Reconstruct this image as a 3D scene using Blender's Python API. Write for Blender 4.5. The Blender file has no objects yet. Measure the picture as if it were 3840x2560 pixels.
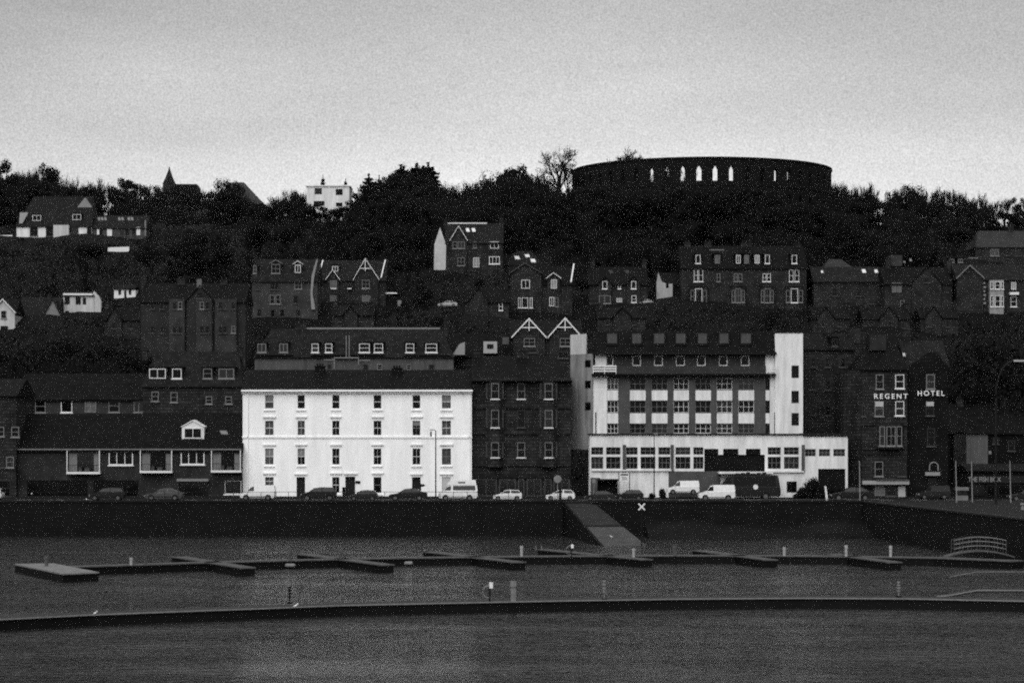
import bpy, bmesh, math, random
from mathutils import Vector, Matrix
R = random.Random(7)
PI = math.pi
S = bpy.context.scene
COL = S.collection
# ------------------------------------------------------------------ photograph geometry
F, HZ, CAMZ = 9033.0, 1618.0, 12.0          # focal length in photo pixels, horizon row, eye height over the water
def X(px, Y): return (px - 1920.0) * Y / F
def Z(py, Y): return CAMZ + (HZ - py) * Y / F
TP = [(200, 3.8), (307, 3.8), (318, 5), (350, 11), (430, 30), (480, 42), (520, 51), (560, 59), (600, 63), (650, 63), (760, 52), (1000, 55), (1500, 62), (4000, 20)]
def ter(Y):
    for (a, za), (b, zb) in zip(TP, TP[1:]):
        if Y <= b: return za + (zb - za) * max(0, (Y - a)) / (b - a)
    return TP[-1][1]
def YB(py):                                  # depth at which the hillside is met on image row py
    lo, hi = 330.0, 600.0
    for _ in range(40):
        m = (lo + hi) / 2
        if ter(m) < Z(py, m): lo = m
        else: hi = m
    return lo
# ------------------------------------------------------------------ materials
MATS = {}
def mat(name, v, rough=0.8, var=0.25, scale=1.5, bump=0.0, bscale=None, spec=0.12, metal=0.0, streak=False, courses=None):
    if name in MATS: return MATS[name]
    m = bpy.data.materials.new(name); m.use_nodes = True
    nt = m.node_tree; N = nt.nodes; L = nt.links
    b = N['Principled BSDF']
    b.inputs['Roughness'].default_value = rough
    b.inputs['Specular IOR Level'].default_value = spec
    b.inputs['Metallic'].default_value = metal
    tc = N.new('ShaderNodeTexCoord')
    src = tc.outputs['Object']
    if streak:
        mp = N.new('ShaderNodeMapping'); mp.inputs['Scale'].default_value = (1.6, 1.6, 0.22)
        L.new(src, mp.inputs['Vector']); src = mp.outputs['Vector']
    n = N.new('ShaderNodeTexNoise'); n.inputs['Scale'].default_value = scale
    n.inputs['Detail'].default_value = 6; n.inputs['Roughness'].default_value = 0.65
    L.new(src, n.inputs['Vector'])
    mr = N.new('ShaderNodeMapRange')
    mr.inputs['From Min'].default_value = 0.3; mr.inputs['From Max'].default_value = 0.7
    mr.inputs['To Min'].default_value = v * (1 - var); mr.inputs['To Max'].default_value = v * (1 + var)
    L.new(n.outputs['Fac'], mr.inputs['Value'])
    out = mr.outputs['Result']
    if courses:                               # masonry or slate courses
        br = N.new('ShaderNodeTexBrick')
        br.inputs['Scale'].default_value = 1.0; br.inputs['Brick Width'].default_value = courses[0]; br.inputs['Row Height'].default_value = courses[1]
        br.inputs['Mortar Size'].default_value = courses[2]; br.inputs['Color1'].default_value = (0.7,)*3 + (1,); br.inputs['Color2'].default_value = (1.3,)*3 + (1,)
        br.inputs['Mortar'].default_value = (courses[3],)*3 + (1,)
        mp2 = N.new('ShaderNodeMapping'); mp2.inputs['Rotation'].default_value = (PI/2, 0, 0)
        L.new(tc.outputs['Object'], mp2.inputs['Vector']); L.new(mp2.outputs['Vector'], br.inputs['Vector'])
        mu = N.new('ShaderNodeMath'); mu.operation = 'MULTIPLY'
        L.new(out, mu.inputs[0]); L.new(br.outputs['Color'], mu.inputs[1]); out = mu.outputs[0]
    L.new(out, b.inputs['Base Color'])
    if bump:
        n2 = N.new('ShaderNodeTexNoise'); n2.inputs['Scale'].default_value = bscale or scale * 6; n2.inputs['Detail'].default_value = 4
        L.new(tc.outputs['Object'], n2.inputs['Vector'])
        bp = N.new('ShaderNodeBump'); bp.inputs['Strength'].default_value = bump; bp.inputs['Distance'].default_value = 0.1
        L.new(n2.outputs['Fac'], bp.inputs['Height']); L.new(bp.outputs['Normal'], b.inputs['Normal'])
    MATS[name] = m
    return m
WHITE = mat('white_render', 0.80, 0.85, 0.10, 0.55, 0.15, 9, streak=True)
SHADE_DIRT = mat('shaded_stained_concrete', 0.2, 0.9, 0.5, 0.8, 0.2, 8, streak=True)  # streaky stain; the darker base also carries the shade of the angled face
OFFW = mat('off_white_concrete', 0.60, 0.9, 0.22, 0.9, 0.2, 8, streak=True)
PAINT = mat('white_paint', 0.62, 0.6, 0.1, 3)
GREYP = mat('grey_paint', 0.17, 0.7, 0.2, 3)
DIMP = mat('dull_paint', 0.06, 0.7, 0.3, 3)
STONE = mat('dark_stone', 0.021, 0.9, 0.6, 0.45, 0.4, 4, courses=(0.95, 0.42, 0.05, 0.35))
STONE2 = mat('grey_stone', 0.022, 0.9, 0.6, 0.45, 0.4, 4, courses=(0.95, 0.42, 0.05, 0.35))
STONE3 = mat('black_stone', 0.0055, 0.95, 0.4, 0.5, 0.5, 3, courses=(0.8, 0.4, 0.04, 0.5))
BRICK = mat('brown_brick', 0.018, 0.9, 0.6, 0.35, 0.2, 8, courses=(0.45, 0.15, 0.02, 1.4))
ROUGHCAST = mat('grey_roughcast', 0.065, 0.95, 0.3, 0.6, 0.4, 9, streak=True)
PALEWALL = mat('pale_harling', 0.42, 0.9, 0.25, 0.9, 0.3, 8, streak=True)  # pale tone for harled walls
SLATE = mat('dark_slate', 0.0055, 0.6, 0.4, 0.9, 0.3, 5, spec=.04, courses=(0.5, 0.3, 0.02, 0.6))
SLATE2 = mat('grey_slate', 0.0125, 0.65, 0.4, 0.9, 0.3, 5, spec=.04, courses=(0.5, 0.3, 0.02, 0.6))
LEADR = mat('pale_slate', 0.03, 0.6, 0.35, 0.7, 0.2, 5)
GLASS = mat('dark_glass', 0.003, 0.12, 0.3, 0.4, spec=0.12)
GLASS2 = mat('sky_glass', 0.006, 0.15, 0.5, 0.4, spec=0.32)
DIMP2 = mat('faded_paint', 0.028, 0.7, 0.3, 3)
BLIND2 = mat('lace_curtain', 0.09, 0.7, 0.5, 2)
BLIND = mat('drawn_blind', 0.20, 0.7, 0.35, 2)
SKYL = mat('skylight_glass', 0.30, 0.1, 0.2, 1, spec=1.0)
ASPH = mat('asphalt', 0.01, 0.9, 0.3, 1.2, 0.3, 12)
PAVE = mat('paving', 0.01, 0.9, 0.3, 1.2, 0.2, 6)
SEAW = mat('sea_wall_stone', 0.0028, 0.8, 0.6, 0.45, 0.6, 3, courses=(1.1, 0.5, 0.05, 0.5))
WETC = mat('wet_concrete', 0.05, 0.6, 0.35, 0.8, 0.3, 6)
DRYC = mat('old_concrete', 0.022, 0.85, 0.35, 0.7, 0.3, 6)
DECK = mat('pontoon_decking', 0.075, 0.75, 0.35, 1.2, 0.2, 8)
DECK2 = mat('worn_decking', 0.03, 0.75, 0.35, 1.2, 0.2, 8)
FLOATM = mat('black_float', 0.003, 0.7, 0.5, 1.0)
METAL = mat('dark_metal', 0.008, 0.5, 0.3, 4)
GALV = mat('galvanised_steel', 0.20, 0.5, 0.25, 4)
TYRE = mat('tyre_rubber', 0.005, 0.9, 0.2, 5)
RIM = mat('alloy_rim', 0.09, 0.35, 0.2, 5)
CARW = mat('white_car_paint', 0.62, 0.42, 0.1, 2, spec=0.5)
CARS = mat('silver_car_paint', 0.30, 0.42, 0.15, 2, spec=0.5)
CARD = mat('dark_car_paint', 0.006, 0.42, 0.25, 2, spec=0.2)
CARG = mat('graphite_car_paint', 0.011, 0.42, 0.25, 2, spec=0.2)
CGLASS = mat('car_glass', 0.004, 0.08, 0.2, 1, spec=0.2)
LAMPM = mat('lamp_lens', 0.35, 0.2, 0.2, 6)
BARK = mat('dark_bark', 0.006, 0.95, 0.4, 2)
TWIG = mat('winter_twigs', 0.01, 0.95, 0.4, 0.6)
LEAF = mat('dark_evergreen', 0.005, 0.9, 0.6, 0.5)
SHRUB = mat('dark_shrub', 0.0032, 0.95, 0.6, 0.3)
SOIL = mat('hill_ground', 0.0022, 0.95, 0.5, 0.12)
FEATHER = mat('white_feathers', 0.75, 0.8, 0.05, 20)
FEATHG = mat('grey_feathers', 0.12, 0.8, 0.2, 20)
def flat(name, v, rough=0.7): return mat(name, v, rough, 0.1, 2)
# ------------------------------------------------------------------ mesh builder
class MB:
    def __init__(s): s.v, s.f = [], []
    def quad(s, *p):
        n = len(s.v); s.v += [tuple(q) for q in p]; s.f.append(tuple(range(n, n + len(p)))); return s
    def box(s, x0, x1, y0, y1, z0, z1):
        n = len(s.v)
        s.v += [(x0,y0,z0),(x1,y0,z0),(x1,y1,z0),(x0,y1,z0),(x0,y0,z1),(x1,y0,z1),(x1,y1,z1),(x0,y1,z1)]
        s.f += [tuple(n+i for i in q) for q in ((0,3,2,1),(4,5,6,7),(0,1,5,4),(1,2,6,5),(2,3,7,6),(3,0,4,7))]
        return s
    def loft(s, rings, caps=True):
        n0 = len(s.v); k = len(rings[0])
        for r in rings: s.v += [tuple(p) for p in r]
        for i in range(len(rings) - 1):
            for j in range(k):
                a = n0 + i*k + j; b = n0 + i*k + (j+1) % k
                s.f.append((a, b, b + k, a + k))
        if caps:
            s.f.append(tuple(n0 + j for j in reversed(range(k))))
            s.f.append(tuple(n0 + (len(rings)-1)*k + j for j in range(k)))
        return s
    def prism_y(s, poly, y0, y1):             # polygon of (x,z) pushed along y
        return s.loft([[(x, y0, z) for x, z in poly], [(x, y1, z) for x, z in poly]])
    def prism_x(s, poly, x0, x1):             # polygon of (y,z) pushed along x
        return s.loft([[(x0, y, z) for y, z in poly], [(x1, y, z) for y, z in poly]])
    def prism_z(s, poly, z0, z1):
        return s.loft([[(x, y, z0) for x, y in poly], [(x, y, z1) for x, y in poly]])
    def tube(s, pts, rad, n=6):
        pts = [Vector(p) for p in pts]
        if not hasattr(rad, '__len__'): rad = [rad] * len(pts)
        rings = []
        for i, p in enumerate(pts):
            d = (pts[min(i+1, len(pts)-1)] - pts[max(i-1, 0)]).normalized()
            a = d.cross(Vector((0, 0, 1)))
            if a.length < 1e-3: a = d.cross(Vector((1, 0, 0)))
            a.normalize(); b = d.cross(a)
            rings.append([p + (a*math.cos(2*PI*j/n) + b*math.sin(2*PI*j/n)) * rad[i] for j in range(n)])
        return s.loft(rings)
    def disc_y(s, cx, y0, y1, cz, r, n=16):
        return s.prism_y([(cx + r*math.cos(2*PI*j/n), cz + r*math.sin(2*PI*j/n)) for j in range(n)], y0, y1)
    def ball(s, c, r, n=8, m=6):
        rx, ry, rz = r if hasattr(r, '__len__') else (r, r, r)
        return s.loft([[(c[0]+rx*math.sin(PI*(i+.02)/(m+.04))*math.cos(2*PI*j/n), c[1]+ry*math.sin(PI*(i+.02)/(m+.04))*math.sin(2*PI*j/n), c[2]-rz*math.cos(PI*(i+.02)/(m+.04))) for j in range(n)] for i in range(m+1)])
    def build(s, name, m, parent=None, origin=None, smooth=False):
        if not s.v: return None
        o = origin if origin is not None else (world_origin(parent) if parent else Vector((0, 0, 0)))
        me = bpy.data.meshes.new(name)
        me.from_pydata([(x-o[0], y-o[1], z-o[2]) for x, y, z in s.v], [], s.f)
        bm = bmesh.new(); bm.from_mesh(me); bmesh.ops.recalc_face_normals(bm, faces=bm.faces); bm.to_mesh(me); bm.free()
        me.materials.append(m)
        if smooth: me.polygons.foreach_set('use_smooth', [True]*len(me.polygons))
        ob = bpy.data.objects.new(name, me); COL.objects.link(ob)
        if parent: ob.parent = parent
        elif origin is not None: ob.location = origin
        return ob
def world_origin(o):
    while o.parent: o = o.parent
    return Vector(o.get('org', o.location))
LABELS = {}
def tag(o, label, cat, group=None):
    o['label'] = label; o['category'] = cat
    if group: o['group'] = group
    return o
def thing(name, label, cat, loc, rotz=0, group=None):
    o = bpy.data.objects.new(name, None); COL.objects.link(o)
    o.location = loc; o.rotation_euler = (0, 0, rotz); o.empty_display_size = 0.5
    return tag(o, label, cat, group)
def struct(o): o['kind'] = 'structure'; return o
# ------------------------------------------------------------------ windows, walls, roofs
def frame_mb(x0, x1, z0, z1, y0, y1, bar, nx, nz, thin):
    m = MB()
    m.box(x0, x0+bar, y0, y1, z0, z1); m.box(x1-bar, x1, y0, y1, z0, z1)
    m.box(x0+bar, x1-bar, y0, y1, z0, z0+bar); m.box(x0+bar, x1-bar, y0, y1, z1-bar, z1)
    for i in range(1, nx):
        c = x0 + (x1-x0)*i/nx; m.box(c-thin/2, c+thin/2, y0+.004, y1, z0+bar, z1-bar)
    for i in range(1, nz):
        c = z0 + (z1-z0)*i/nz; m.box(x0+bar, x1-bar, y0+.01, y1, c-thin/2, c+thin/2)
    return m
ST = {  # style: frame material, columns, rows, glass, sill material, bar, thin
 'w': (PAINT, 2, 1, GLASS, None, .10, .07), 's': (PAINT, 1, 2, GLASS, PAINT, .08, .06), 'w2': (PAINT, 2, 2, GLASS, PAINT, .08, .06),
 'g': (GREYP, 2, 1, GLASS2, GREYP, .09, .07), 'gs': (GREYP, 1, 2, GLASS, GREYP, .08, .055), 'g2': (GREYP, 2, 2, GLASS, GREYP, .08, .05),
 'd': (DIMP2, 2, 1, GLASS, DIMP, .09, .06), 'ds': (DIMP2, 1, 2, GLASS, DIMP, .09, .06), 'p': (PAINT, 2, 1, BLIND, None, .08, .06),
 'pg': (GREYP, 2, 2, BLIND2, None, .08, .05), 'k': (METAL, 2, 1, GLASS, None, .10, .07), 'w3': (PAINT, 3, 1, GLASS, PAINT, .12, .08),
 'm3': (GREYP, 3, 2, GLASS, None, .05, .04), 'm2': (PAINT, 3, 2, GLASS, None, .06, .045), 'wt': (PAINT, 1, 1, GLASS, PAINT, .09, .07), 'kd': (METAL, 1, 1, GLASS, None, .09, .08),
 'wv': (PAINT, 1, 1, GLASS, None, .10, .07), 't': (GREYP, 1, 2, GLASS, PAINT, .07, .06), 'f': (DIMP2, 1, 2, GLASS, DIMP, .08, .05), 'wp': (PAINT, 2, 1, GLASS, PAINT, .13, .09),
}
def window(t, Y, x0, y0, x1, y1, st='w', rec=None, wname='window', glass=None):
    """a window of pixel box x0..x1, y0..y1 on the wall plane Y; rec: depth of its opening, None: a surround standing proud"""
    fm, nx, nz, gl, sill, bar, thin = ST[st]
    gl = glass or gl
    if gl is GLASS and R.random() < .15: gl = GLASS2
    a, b, lo, hi = X(x0, Y), X(x1, Y), Z(y1, Y), Z(y0, Y)
    bar = min(bar, (b-a)*.22); yo = (rec - .06) if rec else -.11
    fr = frame_mb(a, b, lo, hi, Y+yo, Y+yo+.10, bar, nx, nz, thin).build(wname, fm, t)
    MB().box(a+bar*.5, b-bar*.5, Y+yo+.055, Y+yo+.085, lo+bar*.5, hi-bar*.5).build('pane', gl, fr)
    if sill:
        MB().box(a-.12, b+.12, Y-.2, Y+(rec or 0)*.5+.02, lo-.13, lo-.003).build('sill', sill, fr)
    return fr
def wall_mb(x0, x1, z0, z1, Y, depth, holes=(), rev=.2):
    m = MB()
    xs = sorted({x0, x1} | {c for h in holes for c in (h[0], h[1])}); zs = sorted({z0, z1} | {c for h in holes for c in (h[2], h[3])})
    for a, b in zip(xs, xs[1:]):
        for c, d in zip(zs, zs[1:]):
            mx, mz = (a+b)/2, (c+d)/2
            if any(h[0] < mx < h[1] and h[2] < mz < h[3] for h in holes): continue
            m.quad((a, Y, c), (b, Y, c), (b, Y, d), (a, Y, d))
    for a, b, c, d in holes:
        y = Y + rev
        m.quad((a, Y, c), (a, y, c), (a, y, d), (a, Y, d)); m.quad((b, Y, c), (b, Y, d), (b, y, d), (b, y, c))
        m.quad((a, Y, c), (b, Y, c), (b, y, c), (a, y, c)); m.quad((a, Y, d), (a, y, d), (b, y, d), (b, Y, d))
        m.quad((a-.02, y, c-.02), (b+.02, y, c-.02), (b+.02, y, d+.02), (a-.02, y, d+.02))
    e = Y + depth
    m.quad((x0, Y, z0), (x0, Y, z1), (x0, e, z1), (x0, e, z0)); m.quad((x1, Y, z0), (x1, e, z0), (x1, e, z1), (x1, Y, z1))
    m.quad((x0, e, z0), (x0, e, z1), (x1, e, z1), (x1, e, z0)); m.quad((x0, Y, z1), (x1, Y, z1), (x1, e, z1), (x0, e, z1))
    return m
def roof_x(x0, x1, y0, y1, ze, zr, ov=.35, side=.15, hip=0.0, hipr=None):
    hr = hip if hipr is None else hipr
    ym = (y0+y1)/2; k = (zr-ze)/(ym-y0); d = ov*k
    m = MB(); a, b = x0-side, x1+side
    A = [(a, y0-ov, ze-d), (b, y0-ov, ze-d), (b, y1+ov, ze-d), (a, y1+ov, ze-d)]
    r0, r1 = (a+hip, ym, zr), (b-hr, ym, zr)
    m.quad(A[0], A[1], r1, r0); m.quad(A[2], A[3], r0, r1); m.quad(A[1], A[2], r1); m.quad(A[3], A[0], r0)
    m.quad(*[(x, y, z-.12) for x, y, z in A])
    for p, q in zip(A, A[1:]+A[:1]): m.quad(p, q, (q[0], q[1], q[2]-.12), (p[0], p[1], p[2]-.12))
    return m
def vee(m, xl, xr, xm, ze, zr, y0, y1, th, ov=.25):
    for x, s in ((xl, -1), (xr, 1)):
        k = (zr-ze)/abs(xm-x); xe = x + s*ov; zz = ze - ov*k
        m.prism_y([(xe, zz), (xe, zz+th), (xm, zr+th), (xm, zr)], y0, y1)
    return m
class House:
    """a house whose pixel measures are given on its front plane Y; ridge runs along the front"""
    def __init__(s, name, label, Y, xl, xr, yb, ye, yr, depth=9, wall=STONE, roof=SLATE, rotz=0, hip=0, hipr=None, cat='house', group=None, sink=4, holes=(), side=.15, gablewalls=True, roofless=False):
        s.Y, s.d = Y, depth; s.hip = hip
        s.x0, s.x1 = X(xl, Y), X(xr, Y); s.zb, s.ze = Z(yb, Y) - sink, Z(ye, Y); s.zr = Z(yr, Y + depth/2)
        s.t = thing(name, label, cat, ((s.x0+s.x1)/2, Y, Z(yb, Y)), rotz, group)
        hs = [(X(h[0], Y), X(h[2], Y), Z(h[3], Y), Z(h[1], Y)) for h in holes]
        m = wall_mb(s.x0, s.x1, s.zb, s.ze, Y, depth, hs)
        tri = [(Y, s.ze), (Y+depth, s.ze), (Y+depth/2, s.zr-.05)]
        if not hip and gablewalls and not roofless: m.prism_x(tri, s.x0, s.x0+.3)
        if not (hip if hipr is None else hipr) and gablewalls and not roofless: m.prism_x(tri, s.x1-.3, s.x1)
        s.w = m.build('wall', wall, s.t)
        s.r = None
        if not roofless: s.r = roof_x(s.x0, s.x1, Y, Y+depth, s.ze, s.zr, hip=hip, hipr=hipr, side=side).build('roof', roof, s.t)
        s.k = (s.zr - s.ze)/(depth/2)
        PROT.append((xl-6, xr+6, min(yr, ye)-8, yb-2, Y, depth))
        for h in holes: window(s.t, Y, h[0], h[1], h[2], h[3], h[4] if len(h) > 4 else 'w', rec=.2)
    def slope(s, px, py, up=0):
        y = (CAMZ - s.ze + s.k*s.Y)/(s.k - (HZ-py)/F)
        return Vector((X(px, y), y - up*.6, Z(py, y) + up))
    def wins(s, *ws):
        for w in ws:
            Y = s.Y; c = (w[0]+w[2])/2
            for a, b_, p in getattr(s, 'gs', ()):
                if a < c < b_: Y = s.Y - p
            window(s.t, Y, *w[:4], w[4] if len(w) > 4 else 'w')
        return s
    def slab(s, pts, name, m, up=.1, parent=None):
        lo = [s.slope(x, y, -.05) for x, y in pts]; hi = [s.slope(x, y, up) for x, y in pts]
        MB().loft([lo, hi]).build(name, m, parent or s.r)
        return s
    def skylights(s, *rs, m=None):
        for x0, y0, x1, y1 in rs:
            sk = (x1-x0)*.25
            s.slab([(x0, y0), (x1-sk*.2, y0), (x1+sk, y1), (x0+sk, y1)], 'skylight', m or SKYL, .08)
        return s
    def rake(s, xb, yb, xt, yt, w=4, m=None, name='skew'):
        return s.slab([(xb-w/2, yb), (xb+w/2, yb), (xt+w/2, yt), (xt-w/2, yt)], name, m or PAINT, .18)
    def ridge(s, xl, xr, m=None):
        a, b = X(xl, s.Y+s.d/2), X(xr, s.Y+s.d/2)
        MB().box(a, b, s.Y+s.d/2-.2, s.Y+s.d/2+.2, s.zr-.08, s.zr+.14).build('ridge_cap', m or PAINT, s.r); return s
    def chimneys(s, *cs, m=None):
        for x, yt, w in cs:
            yc = s.Y + s.d/2; a, b = X(x-w/2, yc), X(x+w/2, yc); z = Z(yt, yc); q = MB()
            q.box(a, b, yc-.45, yc+.45, s.zr-1.2, z-.5); q.box(a-.1, b+.1, yc-.55, yc+.55, z-.5, z-.35)
            n = max(1, int((b-a)/.5))
            for i in range(n):
                c = a + (b-a)*(i+.5)/n; q.tube([(c, yc, z-.35), (c, yc, z+.1)], [.14, .11], 7)
            q.build('chimney', m or STONE2, s.r)
        return s
    def gable(s, xl, xr, xa, ye, ya, proj=.6, board=None, wins=(), wall=None, roof=None, yb=None, bw=.22, brace=False):
        s.gs = getattr(s, 'gs', []) + [(xl, xr, proj)]
        Y = s.Y - proj; a, b, c = X(xl, Y), X(xr, Y), X(xa, Y); ze, za = Z(ye, Y), Z(ya, Y)
        back = s.Y + s.d/2
        q = MB(); q.prism_y([(a, s.zb), (b, s.zb), (b, ze), (c, za), (a, ze)], Y, s.Y+.25)
        q.build('gable_wall', wall or s.w.data.materials[0], s.t)
        rf = vee(MB(), a, b, c, ze, za+.02, Y-.3, back, .18).build('gable_roof', roof or s.r.data.materials[0], s.t)
        if board:
            m = vee(MB(), a, b, c, ze, za+.03 - bw + .18, Y-.42, Y-.31, bw)
            if brace:
                zz = ze + (za-ze)*.52; f = .46
                m.box(a+(c-a)*(1-f)+.05, b-(b-c)*(1-f)-.05, Y-.40, Y-.33, zz-.08, zz+.06); m.box(c-.06, c+.06, Y-.41, Y-.34, zz-.5, za-.1)
            m.build('bargeboard', board, rf)
        for w in wins: window(s.t, Y, *w[:4], w[4] if len(w) > 4 else 'w')
        PROT.append((xl-4, xr+4, ya-8, ye, Y, 2))
        return s
    def dormer(s, x0, x1, yb, ye, ya=None, st='w', wall=None, roof=None, board=None, back=3.0, pad=5):
        p = s.slope((x0+x1)/2, yb); Y = p.y - .05
        a, b = X(x0-pad, Y), X(x1+pad, Y); zb, ze = Z(yb, Y)-.25, Z(ye, Y)+.1
        d = MB().box(a, b, Y, Y+back, zb-.3, ze).build('dormer', wall or s.r.data.materials[0], s.r)
        if ya is not None: vee(MB(), a, b, (a+b)/2, ze, Z(ya, Y), Y-.15, Y+back+1.2, .12, .12).build('dormer_roof', board or roof or s.r.data.materials[0], s.r)
        else: MB().box(a-.12, b+.12, Y-.2, Y+back+.2, ze+.003, ze+.14).build('dormer_roof', roof or s.r.data.materials[0], s.r)
        if ya is not None: MB().prism_y([(a, ze), (b, ze), ((a+b)/2, Z(ya, Y))], Y, Y+.2).build('dormer_gable', wall or s.r.data.materials[0], s.r)
        window(s.t, Y, x0, ye+1, x1, yb-1, st)
        return s
    def part(s, name, x0, y0, x1, y1, m, f=-.15, b=0.05, parent=None):
        MB().box(X(x0, s.Y), X(x1, s.Y), s.Y+f, s.Y+b, Z(y1, s.Y), Z(y0, s.Y)).build(name, m, parent or s.t); return s
PROT = []
# ------------------------------------------------------------------ camera, light, sky, air
cam = bpy.data.cameras.new('camera'); co = bpy.data.objects.new('camera', cam); COL.objects.link(co); S.camera = co
co.location = (0, 0, CAMZ); co.rotation_euler = (PI/2, 0, 0)
cam.sensor_width = 36; cam.lens = F/3840*36; cam.shift_y = (HZ-1280)/3840; cam.clip_start = 1; cam.clip_end = 9000
S.cycles.pixel_filter_type = 'BLACKMAN_HARRIS'; S.cycles.filter_width = 2.0
S.view_settings.view_transform = 'Standard'; S.view_settings.look = 'None'; S.view_settings.gamma = 1; S.view_settings.exposure = 0.82
S.cycles.use_denoising = False; S.cycles.use_adaptive_sampling = True
S.cycles.adaptive_threshold = 0.6; S.cycles.adaptive_min_samples = 16
S.cycles.max_bounces = 5; S.cycles.diffuse_bounces = 2; S.cycles.glossy_bounces = 3; S.cycles.volume_bounces = 0; S.cycles.transparent_max_bounces = 4
SUN_EL, SUN_AZ = math.radians(42), math.radians(196)        # soft overcast sun behind the camera, a little to the left
wd = bpy.data.worlds.new('World'); S.world = wd; wd.use_nodes = True
nt = wd.node_tree; N = nt.nodes; L = nt.links; bg = N['Background']
sky = N.new('ShaderNodeTexSky'); sky.sky_type = 'NISHITA'; sky.sun_disc = False; sky.sun_elevation = SUN_EL; sky.sun_rotation = SUN_AZ
sky.air_density = 1.0; sky.dust_density = 6.0
bw = N.new('ShaderNodeHueSaturation'); bw.inputs['Saturation'].default_value = 0; L.new(sky.outputs['Color'], bw.inputs['Color'])
tc = N.new('ShaderNodeTexCoord'); sp = N.new('ShaderNodeSeparateXYZ'); L.new(tc.outputs['Generated'], sp.inputs['Vector'])
ramp = N.new('ShaderNodeValToRGB'); cr = ramp.color_ramp
SKYR = [(0.0, .50), (.098, .50), (.112, .46), (.128, .41), (.146, .36), (.178, .285), (.30, .33), (.6, .37), (1.0, .38)]
cr.elements[0].position = SKYR[0][0]; cr.elements[0].color = (SKYR[0][1],)*3 + (1,)
cr.elements[1].position = SKYR[-1][0]; cr.elements[1].color = (SKYR[-1][1],)*3 + (1,)
for p, v in SKYR[1:-1]:
    e = cr.elements.new(p); e.color = (v,)*3 + (1,)
mp = N.new('ShaderNodeMapping'); mp.inputs['Scale'].default_value = (5, 5, 26); L.new(tc.outputs['Generated'], mp.inputs['Vector'])
cn = N.new('ShaderNodeTexNoise'); cn.inputs['Scale'].default_value = 1.0; cn.inputs['Detail'].default_value = 4; cn.inputs['Roughness'].default_value = .5
L.new(mp.outputs['Vector'], cn.inputs['Vector'])
cm = N.new('ShaderNodeMapRange'); cm.inputs['From Min'].default_value = .3; cm.inputs['From Max'].default_value = .7; cm.inputs['To Min'].default_value = -.011; cm.inputs['To Max'].default_value = .011
L.new(cn.outputs['Fac'], cm.inputs['Value'])
ad = N.new('ShaderNodeMath'); ad.operation = 'ADD'; L.new(sp.outputs['Z'], ad.inputs[0]); L.new(cm.outputs['Result'], ad.inputs[1]); L.new(ad.outputs[0], ramp.inputs['Fac'])
ml = N.new('ShaderNodeMapRange'); ml.inputs['From Min'].default_value = .3; ml.inputs['From Max'].default_value = .7; ml.inputs['To Min'].default_value = .90; ml.inputs['To Max'].default_value = 1.08
mp2 = N.new('ShaderNodeMapping'); mp2.inputs['Scale'].default_value = (4, 4, 14); mp2.inputs['Location'].default_value = (3, 1, 2); L.new(tc.outputs['Generated'], mp2.inputs['Vector'])
cn2 = N.new('ShaderNodeTexNoise'); cn2.inputs['Scale'].default_value = 1.0; cn2.inputs['Detail'].default_value = 5; cn2.inputs['Roughness'].default_value = .6; L.new(mp2.outputs['Vector'], cn2.inputs['Vector']); L.new(cn2.outputs['Fac'], ml.inputs['Value'])
mu = N.new('ShaderNodeMix'); mu.data_type = 'RGBA'; mu.blend_type = 'MULTIPLY'; mu.inputs['Factor'].default_value = 1
L.new(ramp.outputs['Color'], mu.inputs['A']); L.new(ml.outputs['Result'], mu.inputs['B'])
fn = N.new('ShaderNodeTexNoise'); fn.inputs['Scale'].default_value = 1500; fn.inputs['Detail'].default_value = 2; fn.inputs['Roughness'].default_value = .7; L.new(tc.outputs['Generated'], fn.inputs['Vector'])   # fine mottling of the cloud base
fr_ = N.new('ShaderNodeMapRange'); fr_.inputs['From Min'].default_value = .25; fr_.inputs['From Max'].default_value = .75; fr_.inputs['To Min'].default_value = .72; fr_.inputs['To Max'].default_value = 1.28; L.new(fn.outputs['Fac'], fr_.inputs['Value'])
ab = N.new('ShaderNodeMath'); ab.operation = 'ABSOLUTE'; L.new(sp.outputs['X'], ab.inputs[0])      # thicker cloud to either side of the paler band over the hill
az = N.new('ShaderNodeMapRange'); az.interpolation_type = 'SMOOTHSTEP'; az.inputs['From Min'].default_value = .04; az.inputs['From Max'].default_value = .26; az.inputs['To Min'].default_value = 1.0; az.inputs['To Max'].default_value = .80; L.new(ab.outputs[0], az.inputs['Value'])
ma = N.new('ShaderNodeMix'); ma.data_type = 'RGBA'; ma.blend_type = 'MULTIPLY'; ma.inputs['Factor'].default_value = 1; L.new(mu.outputs['Result'], ma.inputs['A']); L.new(az.outputs['Result'], ma.inputs['B']); mu = ma
mq = N.new('ShaderNodeMix'); mq.data_type = 'RGBA'; mq.blend_type = 'MULTIPLY'; mq.inputs['Factor'].default_value = 1; L.new(mu.outputs['Result'], mq.inputs['A']); L.new(fr_.outputs['Result'], mq.inputs['B']); mu = mq
sc_ = N.new('ShaderNodeMix'); sc_.data_type = 'RGBA'; sc_.blend_type = 'MIX'; sc_.inputs['Factor'].default_value = .985   # thick overcast over the clear sky
L.new(bw.outputs['Color'], sc_.inputs['A'])
x10 = N.new('ShaderNodeVectorMath'); x10.operation = 'SCALE'; x10.inputs['Scale'].default_value = 10.0; L.new(mu.outputs['Result'], x10.inputs[0])
L.new(x10.outputs['Vector'], sc_.inputs['B'])
L.new(sc_.outputs['Result'], bg.inputs['Color']); bg.inputs['Strength'].default_value = 0.1
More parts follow.
